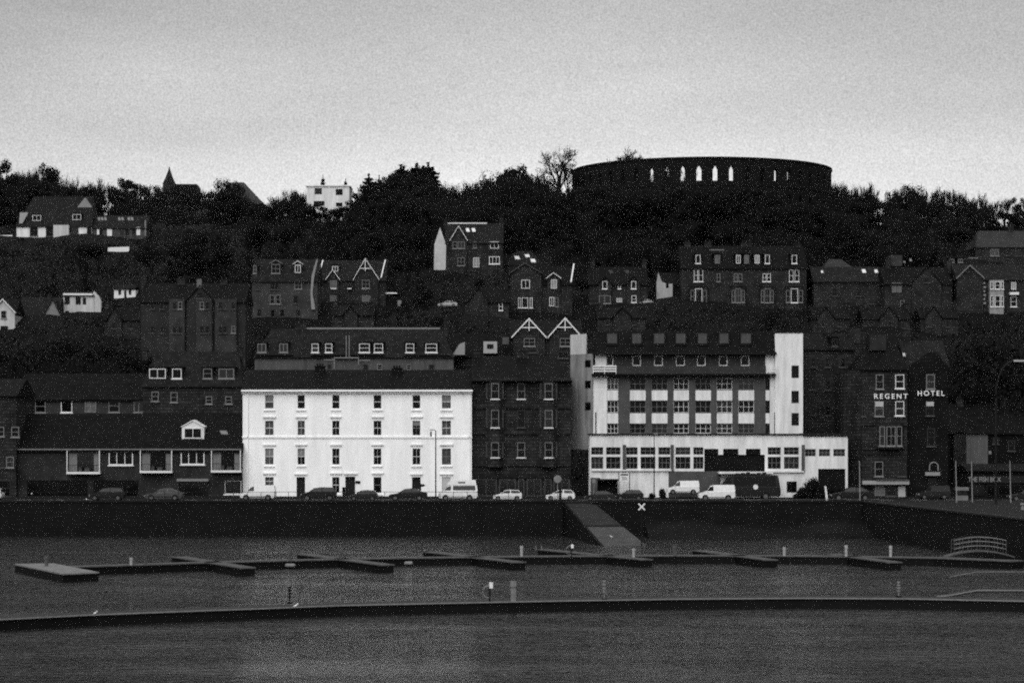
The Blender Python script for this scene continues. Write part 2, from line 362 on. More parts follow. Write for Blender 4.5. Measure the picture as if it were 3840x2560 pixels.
sl = bpy.data.lights.new('sun', 'SUN'); sl.energy = 1.5; sl.angle = math.radians(60); sl.color = (1, 1, 1)
so = bpy.data.objects.new('sun', sl); COL.objects.link(so)
sd = Vector((math.sin(SUN_AZ)*math.cos(SUN_EL), math.cos(SUN_AZ)*math.cos(SUN_EL), math.sin(SUN_EL)))
so.rotation_euler = (-sd).to_track_quat('-Z', 'Y').to_euler(); so.location = (-60, -100, 150)
# air
hz = MB().box(-420, 420, -12, 2200, -3, 165).build('haze', bpy.data.materials.new('haze_air'))
hz['kind'] = 'stuff'; hz['label'] = 'thin grey sea haze hanging over the whole town and harbour'
hm = hz.data.materials[0]; hm.use_nodes = True; hn = hm.node_tree; hn.nodes.remove(hn.nodes['Principled BSDF'])
pv = hn.nodes.new('ShaderNodeVolumePrincipled'); pv.inputs['Color'].default_value = (.9, .9, .9, 1); pv.inputs['Density'].default_value = 0.0000115
pv.inputs['Anisotropy'].default_value = 0.0
hn.links.new(pv.outputs['Volume'], hn.nodes['Material Output'].inputs['Volume'])
# ------------------------------------------------------------------ ground and water
def sheet(name, xs, ys, fz, m, label):
    v = [(x, y, fz(x, y)) for y in ys for x in xs]; n = len(xs)
    f = [(j*n+i, j*n+i+1, (j+1)*n+i+1, (j+1)*n+i) for j in range(len(ys)-1) for i in range(n-1)]
    q = MB(); q.v, q.f = v, f
    o = q.build(name, m, smooth=True); o['label'] = label
    return struct(o)
def hf(x, y): return ter(y) + (0 if y < 312 else 1.1*math.sin(x*.13+y*.05)*math.sin(y*.09-x*.04) + .5*math.sin(x*.31)*math.sin(y*.27)) * min(1, max(0, (y-312)/30)) - (0.0 if y > 303 else .0)
xs = [-900, -600, -400, -300, -220] + [i*4 for i in range(-45, 46)] + [220, 300, 400, 600, 900]
ys = [303 + i*3 for i in range(0, 120)] + [680, 720, 780, 860, 960, 1100, 1300, 1600, 2000, 2600, 3400]
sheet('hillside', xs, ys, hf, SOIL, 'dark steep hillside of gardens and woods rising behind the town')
def bump(x): a = x*F/1100+1920; u = min(1, max(0, (a-180)/260)); w = min(1, max(0, (1060-a)/260)); return (u*u*(3-2*u))*(w*w*(3-2*w))
def fhz(x, y): return 30 + 84*bump(x*1100/max(y, 1))*math.exp(-((y-1120)/190)**2) + 1.5*math.sin(x*.11)*math.sin(y*.05)
sheet('far_hill', [-330+i*8 for i in range(40)], [760+i*20 for i in range(32)], fhz, SOIL, 'hazy wooded hill on the left skyline behind the nearer trees')
wm = bpy.data.materials.new('harbour_water'); wm.use_nodes = True
wn = wm.node_tree; b = wn.nodes['Principled BSDF']
b.inputs['Base Color'].default_value = (.012, .012, .012, 1); b.inputs['Roughness'].default_value = .09; b.inputs['IOR'].default_value = 1.333; b.inputs['Specular IOR Level'].default_value = .13
wt = wn.nodes.new('ShaderNodeTexCoord')
def wnoise(sx, sy, sc, de):
    p = wn.nodes.new('ShaderNodeMapping'); p.inputs['Scale'].default_value = (sx, sy, 1); wn.links.new(wt.outputs['Object'], p.inputs['Vector'])
    t = wn.nodes.new('ShaderNodeTexNoise'); t.inputs['Scale'].default_value = sc; t.inputs['Detail'].default_value = de; wn.links.new(p.outputs['Vector'], t.inputs['Vector']); return t
n1, n2, n3 = wnoise(.35, 1, 1.6, 3), wnoise(.5, 1, 6, 2), wnoise(.06, .16, 1, 3)
b1 = wn.nodes.new('ShaderNodeBump'); b1.inputs['Strength'].default_value = .28; b1.inputs['Distance'].default_value = .75
b2 = wn.nodes.new('ShaderNodeBump'); b2.inputs['Strength'].default_value = .35; b2.inputs['Distance'].default_value = .06
wn.links.new(n1.outputs['Fac'], b1.inputs['Height']); wn.links.new(n2.outputs['Fac'], b2.inputs['Height']); wn.links.new(b1.outputs['Normal'], b2.inputs['Normal']); wn.links.new(b2.outputs['Normal'], b.inputs['Normal'])
mr = wn.nodes.new('ShaderNodeMapRange'); mr.inputs['From Min'].default_value = .35; mr.inputs['From Max'].default_value = .65; mr.inputs['To Min'].default_value = .3; mr.inputs['To Max'].default_value = .9   # calm and ruffled patches
wn.links.new(n3.outputs['Fac'], mr.inputs['Value']); wn.links.new(mr.outputs['Result'], b1.inputs['Strength'])
water = MB().quad((-900, -200, 0), (900, -200, 0), (900, 300, 0), (-900, 300, 0)).build('water', wm); struct(water); water['label'] = 'calm grey harbour water with faint ripples'
# promenade, road, pavement: the quay top is at 3.8 m
o = MB().box(-200, 41, 279.4, 284, -2, 3.9).box(41, 200, 284, 284.1, 3.7, 3.8).build('promenade', PAVE); struct(o); o['label'] = 'paved promenade along the top of the sea wall'
o = MB().box(-200, 200, 284, 297, -1, 3.78).build('road', ASPH); struct(o); o['label'] = 'asphalt seafront road with parked cars'
o = MB().box(-200, 200, 297, 303.5, -1, 3.9).build('pavement', PAVE); struct(o); o['label'] = 'pavement in front of the seafront buildings'
mk = MB()
for i in range(-40, 40): mk.box(i*4, i*4+2, 290.4, 290.52, 3.782, 3.786)
mk.build('road_marking', PAINT, o)
q = MB().prism_z([(41, 279.4), (48.3, 216), (200, 216), (200, 284), (41, 284)], -2, 3.9).build('quay', PAVE); struct(q); q['label'] = 'flat quay apron at the right running out towards the camera'
# sea wall in three lengths with the slipway between
def seawall(label, pts, top=3.9, cope=PAVE):
    a = pts[0]; t = thing('sea_wall', label, 'sea wall', (a[0], a[1], 0), 0, 'sea walls along the harbour edge')
    m, c = MB(), MB()
    for p, q in zip(pts, pts[1:]):
        d = Vector((q[0]-p[0], q[1]-p[1])).normalized(); n = Vector((d.y, -d.x)) * .5; k = n * 1.25
        m.loft([[(p[0]+n.x*2, p[1]+n.y*2, -2), (p[0], p[1], -2), (p[0], p[1], top-.05), (p[0]+n.x, p[1]+n.y, top-.05)], [(q[0]+n.x*2, q[1]+n.y*2, -2), (q[0], q[1], -2), (q[0], q[1], top-.05), (q[0]+n.x, q[1]+n.y, top-.05)]])
        c.loft([[(p[0]+k.x, p[1]+k.y, top-.045), (p[0]-.2*n.x, p[1]-.2*n.y, top-.045), (p[0]-.2*n.x, p[1]-.2*n.y, top+.14), (p[0]+k.x, p[1]+k.y, top+.14)], [(q[0]+k.x, q[1]+k.y, top-.045), (q[0]-.2*n.x, q[1]-.2*n.y, top-.045), (q[0]-.2*n.x, q[1]-.2*n.y, top+.14), (q[0]+k.x, q[1]+k.y, top+.14)]])
    m.build('wall', SEAW, t); c.build('coping', cope, t); return t
SX0, SX1 = X(2112, 279.4), X(2218, 279.4)
seawall('long dark stone sea wall below the white building, left of the slipway', [(-200, 279.4), (SX0-.1, 279.4)])
seawall('dark stone sea wall below the hotel, right of the slipway', [(SX1+.1, 279.4), (41, 279.4)])
seawall('pale-edged quay wall slanting towards the camera at the right', [(41, 279.4), (48.3, 216)], cope=DRYC)
# slipway: a ramp from the road down into the water
t = thing('slipway', 'sloping concrete slipway running down from the road into the water', 'slipway', (SX0, 279, 3.9))
def ramp_pt(f, s):
    Y = 281 + (251-281)*f; a = Vector((X(2112, 281), X(2218, 281))) * (1-f) + Vector((X(2278, 251), X(2452, 251))) * f
    return (a.x + (a.y-a.x)*s, Y, 3.9 + (-.45-3.9)*f)
for f0, f1, m, nm in ((0, .50, DRYC, 'upper_ramp'), (.54, 1, WETC, 'lower_ramp'), (.5, .54, SEAW, 'drain_channel')):
    dz = .12 if nm == 'drain_channel' else 0
    A = [ramp_pt(f0, 0), ramp_pt(f0, 1), ramp_pt(f1, 1), ramp_pt(f1, 0)]
    MB().loft([[(x, y, -2) for x, y, z in A], [(x, y, z-dz) for x, y, z in A]]).build(nm, m, t)
q = MB(); A = [ramp_pt(0, -.06), ramp_pt(1, -.06), ramp_pt(1, 0), ramp_pt(0, 0)]
q.loft([[(x, y, -2) for x, y, z in A], [(x, y, z+.12) for x, y, z in A]]); q.build('kerb', SEAW, t)
# dark stone bank right of the slipway
t = tag(MB().loft([[(X(2470, 252)+i*2.4, 279.3, -1), (X(2470, 252)+i*2.4, 266-2*math.sin(i*.5), -1), (X(2470, 252)+i*2.4, 272-2*math.sin(i*.9), .5+.3*math.sin(i*1.7)), (X(2470, 252)+i*2.4, 279.3, 1.7+.4*math.sin(i*.8))] for i in range(12)]).build('rock_bank', SEAW, origin=Vector((X(2470, 252), 275, 0))), 'low dark bank of stones at the foot of the wall right of the slipway', 'rock bank')
# ------------------------------------------------------------------ railing along the promenade
t = thing('railing', 'thin dark promenade railing in front of the parked cars', 'railing', (-60, 280.2, 3.9))
q = MB()
for z in (4.45, 4.98): q.box(-70, SX0-.3, 280.17, 280.22, z, z+.05)
q.build('rail', METAL, t)
pm = None
for i in range(46):
    x = -66 + i*1.6
    if x > SX0-.2: break
    if pm is None:
        pm = MB().box(-.03, .03, -.03, .03, 0, 1.12).build('post', METAL, t, origin=Vector((0, 0, 0))); p = pm
    else:
        p = pm.copy(); COL.objects.link(p)
    p.parent = t; p.location = (x+60, 0, 0)
# ================================================================== seafront buildings
def sigma(v): return v
# --- white four-storey building
YW = 301.0
t = thing('white_building', 'long white four-storey terrace with sash windows and slate roof on the seafront', 'building', (X(1340, YW), YW, 3.9))
cx = [(994, 1026), (1116, 1143), (1246, 1273), (1401, 1430), (1547, 1576), (1657, 1691)]
holes, wl = [], []
for i, (a, b_) in enumerate(cx):
    for r, (u, v) in enumerate(((1481, 1531), (1577, 1631), (1681, 1741))): wl.append((a, u, b_, v, 0 if r == 0 else 1, i, r))
wl += [(994, 1788, 1026, 1819, 1, 0, 3), (1246, 1788, 1273, 1847, 1, 2, 3), (1401, 1788, 1430, 1847, 0, 3, 3)]
drs = [(1112, 1788, 1144, 1861), (1295, 1786, 1332, 1861), (1545, 1788, 1577, 1861)]
for w in wl: holes.append((X(w[0], YW), X(w[2], YW), Z(w[3], YW), Z(w[1], YW)))
for d in drs + [(1657, 1788, 1690, 1861)]: holes.append((X(d[0], YW), X(d[2], YW), 3.9, Z(d[1], YW)))
xa, xb = X(910, YW), X(1769, YW)
wall_mb(xa, xb, 3.0, Z(1468, YW), YW, 11, holes, .22).build('wall', WHITE, t)
CURT = mat('net_curtain', .05, .8, .5, 1.2)
for w in wl:
    a, b_, lo, hi = X(w[0], YW), X(w[2], YW), Z(w[3], YW), Z(w[1], YW); y = YW + .15
    fr = MB(); md = (lo+hi)/2; fr.box(a, b_, y, y+.06, md-.035, md+.035)
    for q in ((a, a+.03, lo, hi), (b_-.03, b_, lo, hi), (a+.03, b_-.03, lo, lo+.03), (a+.03, b_-.03, hi-.03, hi)): fr.box(q[0], q[1], y, y+.06, q[2], q[3])
    if w[4]: fr.box((a+b_)/2-.012, (a+b_)/2+.012, y+.01, y+.05, lo, hi)
    f_ = fr.build('window', PAINT if R.random() < .8 else GREYP, t)
    g = CURT if (w[5] in (0, 5) or (w[5] == 1 and w[6] == 1)) else GLASS
    MB().box(a+.02, b_-.02, y+.03, y+.05, lo+.02, hi-.02).build('pane', g, f_)
    if (w[5], w[6]) in ((0, 0), (5, 0), (4, 1), (1, 2), (0, 2)): MB().box(a+.03, b_-.03, y+.012, y+.028, md if w[5] != 4 else md+.3, hi-.02).build('blind', flat('lowered_blind', .16), f_)
    MB().box(a-.16, b_+.16, YW-.16, YW+.02, lo-.30, lo-.16).build('sill', WHITE, f_)
    if w[6] in (1, 2, 3): MB().box(a-.28, b_+.28, YW-.22, YW+.02, hi+.42, hi+.56).box(a-.22, b_+.22, YW-.12, YW+.02, hi+.30, hi+.417).build('hood', WHITE, f_)
for i, d in enumerate(drs):
    a, b_, hi = X(d[0], YW), X(d[2], YW), Z(d[1], YW)
    dr = MB().box(a+.06, b_-.06, YW+.14, YW+.19, 3.92, hi-.5).box(a+.06, b_-.06, YW+.10, YW+.2, hi-.5, hi-.42).box(a, a+.06, YW+.1, YW+.2, 3.9, hi).box(b_-.06, b_, YW+.1, YW+.2, 3.9, hi).build('door', flat('black_door', .008, .5), t)
    MB().box(a+.06, b_-.06, YW+.15, YW+.17, hi-.42, hi-.02).build('fanlight', GLASS, dr)
    MB().ball((b_-.2, YW+.11, 5.0), .04, 6, 4).build('handle', RIM, dr)
    MB().box(a-.25, b_+.25, YW-.22, YW+.02, hi+.30, hi+.46).build('hood', WHITE, dr)
a, b_, hi = X(1657, YW), X(1690, YW), Z(1788, YW)
f_ = MB().box(a, b_, YW+.1, YW+.16, 3.9, hi).build('boarded_doorway', flat('pale_board', .42), t); f_['label'] = 'doorway filled with a pale board'
MB().box(a-.28, b_+.28, YW-.22, YW+.02, hi+.30, hi+.46).build('hood', WHITE, f_)
MB().box(xa-.05, xb+.05, YW-.12, YW+.02, Z(1642, YW), Z(1635, YW)).build('string_course', WHITE, t)
MB().box(xa-.12, xb+.12, YW-.6, YW+11.2, Z(1468, YW)+.003, Z(1461, YW)).box(xa-.06, xb+.06, YW-.18, YW+.05, Z(1476, YW), Z(1468, YW)).build('cornice', WHITE, t)
ze = Z(1460, YW); zr = Z(1386, YW+5.5)
rf = roof_x(xa, xb, YW, YW+11, ze, zr, ov=.2).build('roof', SLATE, t)
for x0, x1, yt in ((1182, 1219, 1367), (1470, 1508, 1374)):
    yc = YW+4.6; q = MB().box(X(x0, yc), X(x1, yc), yc-.5, yc+.5, Z(1440, YW), Z(yt+8, yc)).box(X(x0-3, yc), X(x1+3, yc), yc-.6, yc+.6, Z(yt+8, yc), Z(yt+5, yc))
    for i in range(3): c = X(x0+8+i*10, yc); q.tube([(c, yc, Z(yt+5, yc)), (c, yc, Z(yt-4, yc))], .12, 7)
    q.build('chimney', STONE3, rf)
MB().box(X(1333, YW), X(1351, YW), YW-.12, YW-.02, Z(1811, YW), Z(1802, YW)).build('wall_plaque', METAL, t)
for px in (930, 1762): MB().box(X(px, YW)-.05, X(px, YW)+.05, YW-.12, YW-.02, 4, ze-.4).build('downpipe', WHITE, t)
PROT.append((900, 1780, 1360, 1900, YW, 11))
# --- brown brick range on the left with balconies
YL = 300.0
H = House('brick_building', 'long low brick range with deep dark roof and balconies, left of the white building', YL, 62, 906, 1864, 1683, 1550, depth=12, wall=BRICK, roof=SLATE, sink=.6, cat='building',
  holes=[(258, 1692, 378, 1766, 'kd'), (530, 1690, 648, 1763, 'kd'), (797, 1690, 904, 1762, 'kd'), (842, 1800, 905, 1852, 'wt'), (672, 1806, 780, 1862, 'kd'), (100, 1800, 330, 1862, 'k'), (350, 1800, 520, 1862, 'k')])
t = H.t
H.wins((408, 1692, 499, 1743, 'w3'), (678, 1691, 767, 1741, 'w3'))
for x0, x1, yt in ((255, 380, 1768), (529, 650, 1764), (795, 907, 1762)):
    b_ = MB().box(X(x0, YL), X(x1, YL), YL-1.1, YL+.18, Z(yt+8, YL), Z(yt, YL)).build('balcony', PAINT, t)
    for px in (x0+2, x1-2): MB().box(X(px, YL)-.05, X(px, YL)+.05, YL-1.05, YL-.95, Z(yt, YL), Z(1688, YL)).build('balcony_post', PAINT, b_)
    q = MB().box(X(x0+3, YL), X(x1-3, YL), YL-1.03, YL-.98, Z(yt-26, YL), Z(yt-24, YL))
    for i in range(14): px = x0 + 4 + (x1-x0-8)*i/13; q.box(X(px, YL)-.012, X(px, YL)+.012, YL-1.02, YL-.99, Z(yt, YL), Z(yt-24, YL))
    q.build('balustrade', METAL, b_)
    MB().box(X(x0+4, YL), X(x0+34, YL), YL+.03, YL+.12, Z(yt-2, YL), Z(1694, YL)).build('curtain', flat('balcony_screen', .14), b_); MB().box(X(x1-28, YL), X(x1-5, YL), YL+.03, YL+.12, Z(yt-2, YL), Z(1700, YL)).build('curtain', flat('balcony_screen', .14), b_)
    a = (x0+x1)/2; MB().box(X(a-18, YL), X(a-8, YL), YL-.8, YL-.5, Z(yt, YL), Z(yt-18, YL)).build('planter', DIMP, b_); MB().box(X(a+4, YL), X(a+22, YL), YL-.8, YL-.4, Z(yt, YL), Z(yt-14, YL)).build('planter', DIMP, b_)
MB().box(X(66, YL), X(906, YL), YL-.5, YL-.38, Z(1686, YL), Z(1682, YL)).build('gutter', GREYP, H.r)
MB().box(X(668, YL), X(786, YL), YL-1.3, YL-.02, Z(1803, YL), Z(1794, YL)).build('awning', GREYP, t)
H.dormer(690, 757, 1644, 1603, 1577, 'w', wall=PAINT, board=PAINT, pad=8)
H.skylights((824, 1616, 850, 1629), m=GREYP)
# --- dim stone block at the left edge
H = House('stone_building', 'dim stone building cut off by the left edge of the picture', 299.0, -70, 60, 1868, 1480, 1420, depth=12, wall=STONE, sink=.6, cat='building')
H.wins((-10, 1600, 16, 1636, 'gs'), (43, 1600, 72, 1638, 'gs'), (-12, 1712, 14, 1752, 'ds'), (24, 1712, 52, 1752, 'gs'), (-20, 1800, 40, 1860, 'ds'))
# --- range with the strip of windows behind the brown roof
H = House('strip_window_building', 'dark-roofed block with a row of five white-framed windows above the brown range', 320.0, 62, 560, 1740, 1494, 1400, depth=11, wall=mat('strip_cladding', .03, .9, .3, .6, .3, 8), sink=4, cat='building')
H.wins((43+24, 1500, 85, 1549, 'gs'), (132, 1499, 171, 1546, 'gs'), (229, 1498, 271, 1546, 'wt'), (319, 1497, 361, 1546, 'pg'), (408, 1498, 448, 1545, 'gs'), (502, 1498, 540, 1545, 'g'))
H.part('cornice', 40, 1490, 562, 1496, STONE, -.3)
# --- mansard block left of the white building
H = House('mansard_building', 'tall grey block with white dormer windows in two rows, left of the white building', 317.0, 535, 908, 1800, 1440, 1318, depth=11, wall=STONE2, roof=SLATE2, sink=2, cat='building', hip=1.2)
for x0, x1, st in ((560, 622, 'w'), (646, 681, 'wt'), (762, 795, 'gs'), (880, 878, None), (820, 878, 'g')):
    if st: H.dormer(x0, x1, 1420, 1381, None, st, roof=SLATE)
H.wins((569, 1468, 595, 1504, 'gs'), (640, 1470, 666, 1508, 'gs'), (772, 1486, 796, 1514, 'gs'), (845, 1486, 870, 1514, 'gs'))
H.chimneys((900, 1290, 20), (545, 1300, 20))
# --- dark tenement with bays between the white building and the hotel
YT = 302.0
H = House('tenement', 'dark stone tenement with two bay-window columns, right of the white building', YT, 1771, 2142, 1864, 1424, 1335, depth=13, wall=STONE, sink=.6, cat='building', hipr=2)
t = H.t
rows = [(1437, 1495), (1537, 1602), (1658, 1714)]
for bx in (1856, 2057):
    a, b_, yb = X(bx-34, YT), X(bx+34, YT), YT-1.0
    MB().prism_z([(a-.2, YT+.1), (a+.55, yb), (b_-.55, yb), (b_+.2, YT+.1)], 7.6, Z(1428, YT)).build('bay', STONE, t)
    for u, v in rows:
        window(t, yb, bx-14, u, bx+15, v, 't')
        for s in (-1, 1):
            c = bx + s*26; f_ = frame_mb(X(c-7, YT), X(c+6, YT), Z(v, YT), Z(u, YT), YT-.62, YT-.52, .07, 1, 2, .07).build('window', DIMP, t)
            MB().box(X(c-5, YT), X(c+5, YT), YT-.56, YT-.53, Z(v, YT)+.05, Z(u, YT)-.05).build('pane', GLASS2, f_)
for u, v in rows: window(t, YT, 1940, u, 1969, v, 't' if u != 1537 else 'ds')
for v in (1528, 1626, 1744): H.part('string_course', 1771, v-5, 2142, v+2, STONE2, -.22)
H.part('cornice', 1771, 1418, 2142, 1428, STONE2, -1.1)
H.part('shop_fascia', 1780, 1776, 2138, 1792, SLATE2, -.3)
for x0, x1 in ((1785, 1862), (1872, 1934), (1944, 1966), (1976, 2030), (2042, 2068), (2076, 2136)):
    f_ = frame_mb(X(x0, YT), X(x1, YT), 3.95, Z(1795, YT), YT-.16, YT-.06, .09, 2 if x1-x0 > 40 else 1, 1, .05).build('shop_window', DIMP, t)
    MB().box(X(x0, YT)+.05, X(x1, YT)-.05, YT-.11, YT-.08, 4.0, Z(1797, YT)).build('pane', GLASS2, f_)
H.chimneys((1790, 1300, 26), (1960, 1302, 44))
# --- the art-deco hotel
YH = 302.0
t = thing('deco_hotel', 'white art-deco hotel with stair towers, dark mansard and a long low front wing', 'hotel', (X(2570, YH), YH, 3.9))
ztop = Z(1324, YH); zf = Z(1625, YH)
# main slab
cols = [(2277, 2318), (2362, 2421), (2444, 2503), (2526, 2583), (2608, 2666), (2688, 2746), (2769, 2828), (2871, 2886)]
vr = [(1417, 1460), (1502, 1547), (1588, 1624)]
holes = [(X(a, YH), X(b_, YH), Z(v, YH), Z(u, YH)) for a, b_ in cols for u, v in vr]
wall_mb(X(2224, YH), X(2907, YH), zf-2, Z(1406, YH), YH, 14, holes, .25).build('wall', mat('grey_brick_piers', .062, .9, .25, .8, .2, 8), t)
for a, b_ in cols:
    for u, v in vr: window(t, YH, a, u, b_, v, 'm2' if (a in (2277, 2526, 2688) or R.random() < .25) else 'm3' if b_-a > 30 else 'kd', rec=.24)
    for u, v in ((1463, 1501), (1549, 1587)): MB().box(X(a, YH), X(b_, YH), YH-.06, YH+.02, Z(v, YH), Z(u, YH)).build('spandrel', OFFW, t)
MB().box(X(2224, YH), X(2276, YH), YH-.08, YH+.02, zf, Z(1408, YH)).build('white_pier', OFFW, t); MB().box(X(2887, YH), X(2907, YH), YH-.08, YH+.02, zf, Z(1408, YH)).build('white_pier', OFFW, t)
for px in (2234, 2905): MB().tube([(X(px, YH), YH-.18, zf), (X(px, YH), YH-.18, Z(1545, YH))], .07, 6).build('downpipe', METAL, t)
# ledge, balcony band and top storey
MB().box(X(2218, YH), X(2907, YH), YH-1.0, YH+.1, Z(1409, YH), Z(1402, YH)).build('ledge', SLATE, t)  # dark slate tone paints the shadow line of the ledge
Y5 = YH + .3
c5 = [(2273, 2300), (2371, 2404), (2453, 2486), (2535, 2568), (2614, 2646), (2696, 2729), (2778, 2811)]
wall_mb(X(2230, YH), X(2907, YH), Z(1403, YH), ztop, Y5, 13.6, [(X(a, Y5), X(b_, Y5), Z(1371, Y5), Z(1333, Y5)) for a, b_ in c5], .2).build('top_storey', mat('dark_brick', 0.03, .9, .3, .8, .2, 8), t)
for a, b_ in c5: window(t, Y5, a, 1333, b_, 1371, 'wv', rec=.2)
MB().box(X(2232, Y5), X(2272, Y5), Y5-.07, Y5+.01, Z(1372, Y5), Z(1330, Y5)).build('white_pier', OFFW, t); MB().box(X(2870, Y5), X(2904, Y5), Y5-.07, Y5+.01, Z(1400, Y5), Z(1330, Y5)).build('white_pier', OFFW, t)
for x0, x1 in ((2222, 2310), (2870, 2905)):
    q = MB()
    for y in (1371, 1380, 1389): q.box(X(x0, YH), X(x1, YH), YH-.96, YH-.9, Z(y+5, YH), Z(y, YH))
    for px in (x0+1, (x0+x1)/2, x1-1): q.box(X(px, YH)-.04, X(px, YH)+.04, YH-.95, YH-.91, Z(1401, YH), Z(1370, YH))
    q.build('balcony_rail', PAINT if x0 < 2400 else OFFW, t)
MB().box(X(2311, YH), X(2870, YH), YH-.95, YH-.85, Z(1402, YH), Z(1373, YH)).build('parapet', mat('dark_brick'  , .04), t)
# mansard with dormers
zm = Z(1240, YH); q = MB(); a, b_ = X(2226, YH), X(2910, YH)
q.loft([[(a, YH-.5, ztop), (b_, YH-.5, ztop), (b_, YH+14, ztop), (a, YH+14, ztop)], [(a+.5, YH+1.1, zm), (b_, YH+1.1, zm), (b_, YH+12.5, zm), (a+.5, YH+12.5, zm)]])
rf = q.build('roof', SLATE, t)
MB().box(a-.2, b_, YH-.75, YH-.3, ztop-.15, ztop-.003).build('eaves', METAL, rf)
for x0, x1, g in ((2277, 2313, 0), (2371, 2404, 0), (2453, 2490, 0), (2535, 2570, 0), (2618, 2650, 1), (2698, 2731, 0), (2779, 2815, 0)):
    d = MB().box(X(x0-5, YH), X(x1+5, YH), YH-.12, YH+2, Z(1295, YH), Z(1247, YH)).build('dormer', SLATE2, rf)
    f_ = frame_mb(X(x0, YH), X(x1, YH), Z(1287, YH), Z(1251, YH), YH-.2, YH-.13, .09, 2, 1, .06).build('window', DIMP, t)
    MB().box(X(x0, YH)+.05, X(x1, YH)-.05, YH-.17, YH-.14, Z(1287, YH)+.05, Z(1251, YH)-.05).build('pane', flat('dormer_blind', .06 + .05*g), f_)
# stair towers
ya = YH - .4
xt0, xt1 = X(2907, ya), X(3011, ya)
th = [(X(2968, ya), X(2996, ya), Z(v, ya), Z(u, ya)) for u, v in ((1370, 1417), (1465, 1511), (1548, 1595))]
tw = wall_mb(xt0, xt1, zf-2, Z(1248, ya), ya, 9, th, .22).build('stair_tower', OFFW, t); tw['label'] = 'clean white stair tower at the right end'
for u, v in ((1370, 1417), (1465, 1511), (1548, 1595)): window(t, ya, 2968, u, 2996, v, 'k', rec=.22)
MB().box(xt0-.1, xt1+.1, ya-.1, ya+9.1, Z(1248, ya)+.003, Z(1244, ya)).build('tower_cap', METAL, t)
q = MB(); yl0, yl1 = YH+4.2, YH-.2
P0, P1 = Vector((X(2139, yl0), yl0)), Vector((X(2224, yl1), yl1)); zc = Z(1255, yl0)
q.prism_z([tuple(P0), tuple(P1), (P1.x+.05, YH+9), (P0.x+.3, YH+9)], zf-2, Z(1330, yl0)); lt = q.build('angled_stair_tower', SHADE_DIRT, t); lt['label'] = 'grimy, shaded angled stair tower at the left end'
q = MB(); q.prism_z([tuple(P0+Vector((0, -.03))), (X(2199, YH+1), YH+1.0), (X(2208, YH+1), YH+6), (P0.x+.3, YH+6)], Z(1330, yl0)+.003, zc); q.build('tower_head', mat('tower_head_render', .46, .9, .2, .8, .2, 8, streak=True), t)
dv = (P1-P0).normalized(); nv = Vector((dv.y, -dv.x))
for u, v in ((1350, 1376), (1427, 1455), (1508, 1537)):
    f0, f1 = .66, .9; a2, b2 = P0+(P1-P0)*f0, P0+(P1-P0)*f1; q = MB()
    q.prism_z([tuple(a2+nv*.04), tuple(b2+nv*.04), tuple(b2-nv*.05), tuple(a2-nv*.05)], Z(v, YH+1), Z(u, YH+1)); f_ = q.build('window', METAL, t)
    q = MB(); a3, b3 = P0+(P1-P0)*(f0+.02), P0+(P1-P0)*(f1-.02); q.prism_z([tuple(a3+nv*.06), tuple(b3+nv*.06), tuple(b3+nv*.045), tuple(a3+nv*.045)], Z(v-2, YH+1), Z(u+2, YH+1)); q.build('pane', GLASS, f_)
# front wing
YF = 297.6
wc = [(2217, 2262), (2273, 2327), (2348, 2391), (2402, 2458), (2469, 2514), (2533, 2589), (2600, 2638), (2879, 2928), (2940, 2996)]
holes = [(X(a, YF), X(b_, YF), Z(v, YF), Z(u, YF)) for a, b_ in wc for u, v in ((1676, 1704), (1712, 1757))]
sm = [(3019, 3059), (3071, 3113), (3125, 3169)]
holes += [(X(a, YF), X(b_, YF), Z(1710, YF), Z(1683, YF)) for a, b_ in sm]
holes += [(X(2641, YF), X(2868, YF), Z(1776, YF), Z(1704, YF)), (X(3068, YF), X(3170, YF), 3.8, Z(1757, YF)), (X(2950, YF), X(2988, YF), Z(1846, YF), Z(1804, YF))]
holes += [(X(2641, YF), X(2694, YF), Z(1704, YF), Z(1682, YF)), (X(2712, YF), X(2769, YF), Z(1704, YF), Z(1682, YF)), (X(2797, YF), X(2852, YF), Z(1704, YF), Z(1682, YF))]
wall_mb(X(2211, YF), X(3179, YF), 3.2, Z(1630, YF), YF, 4.3, holes, .3).build('front_wing', OFFW, t)
MB().box(X(2205, YF), X(3012, YF), YF-.25, YF+4.5, Z(1630, YF)+.003, Z(1625, YF)).build('wing_coping', METAL, t); MB().box(X(3012, YF), X(3182, YF), YF-.2, YF+4.5, Z(1638, YF)+.1, Z(1630, YF)+.2).build('wing_coping', METAL, t)
for a, b_ in wc:
    window(t, YF, a, 1676, b_, 1704, 'm3', rec=.25); window(t, YF, a, 1712, b_, 1757, 'm3', rec=.25)
for a, b_ in sm: window(t, YF, a, 1683, b_, 1710, 'm3', rec=.25)
window(t, YF, 2950, 1804, 2988, 1846, 'k', rec=.25)
for a, b_ in ((2335, 2347), (2515, 2526), (3006, 3017)): MB().box(X(a, YF), X(b_, YF), YF-.22, YF+.02, Z(1768, YF), Z(1667, YF)).build('pilaster', mat('grey_brick_piers', .05), t)
MB().box(X(2217, YF), X(2518, YF), YF-.3, YF+.02, Z(1765, YF), Z(1760, YF)).build('sill_band', OFFW, t); MB().box(X(2872, YF), X(3014, YF), YF-.3, YF+.02, Z(1770, YF), Z(1764, YF)).build('sill_band', OFFW, t)
MB().box(X(2507, YF), X(2700, YF), YF-.14, YF-.02, 3.9, Z(1766, YF)).build('base_panel', mat('grey_brick_piers', .06), t); MB().box(X(2214, YF), X(2250, YF), YF-.10, YF-.02, 3.9, Z(1790, YF)).build('base_panel', mat('grey_brick_piers', .06), t)
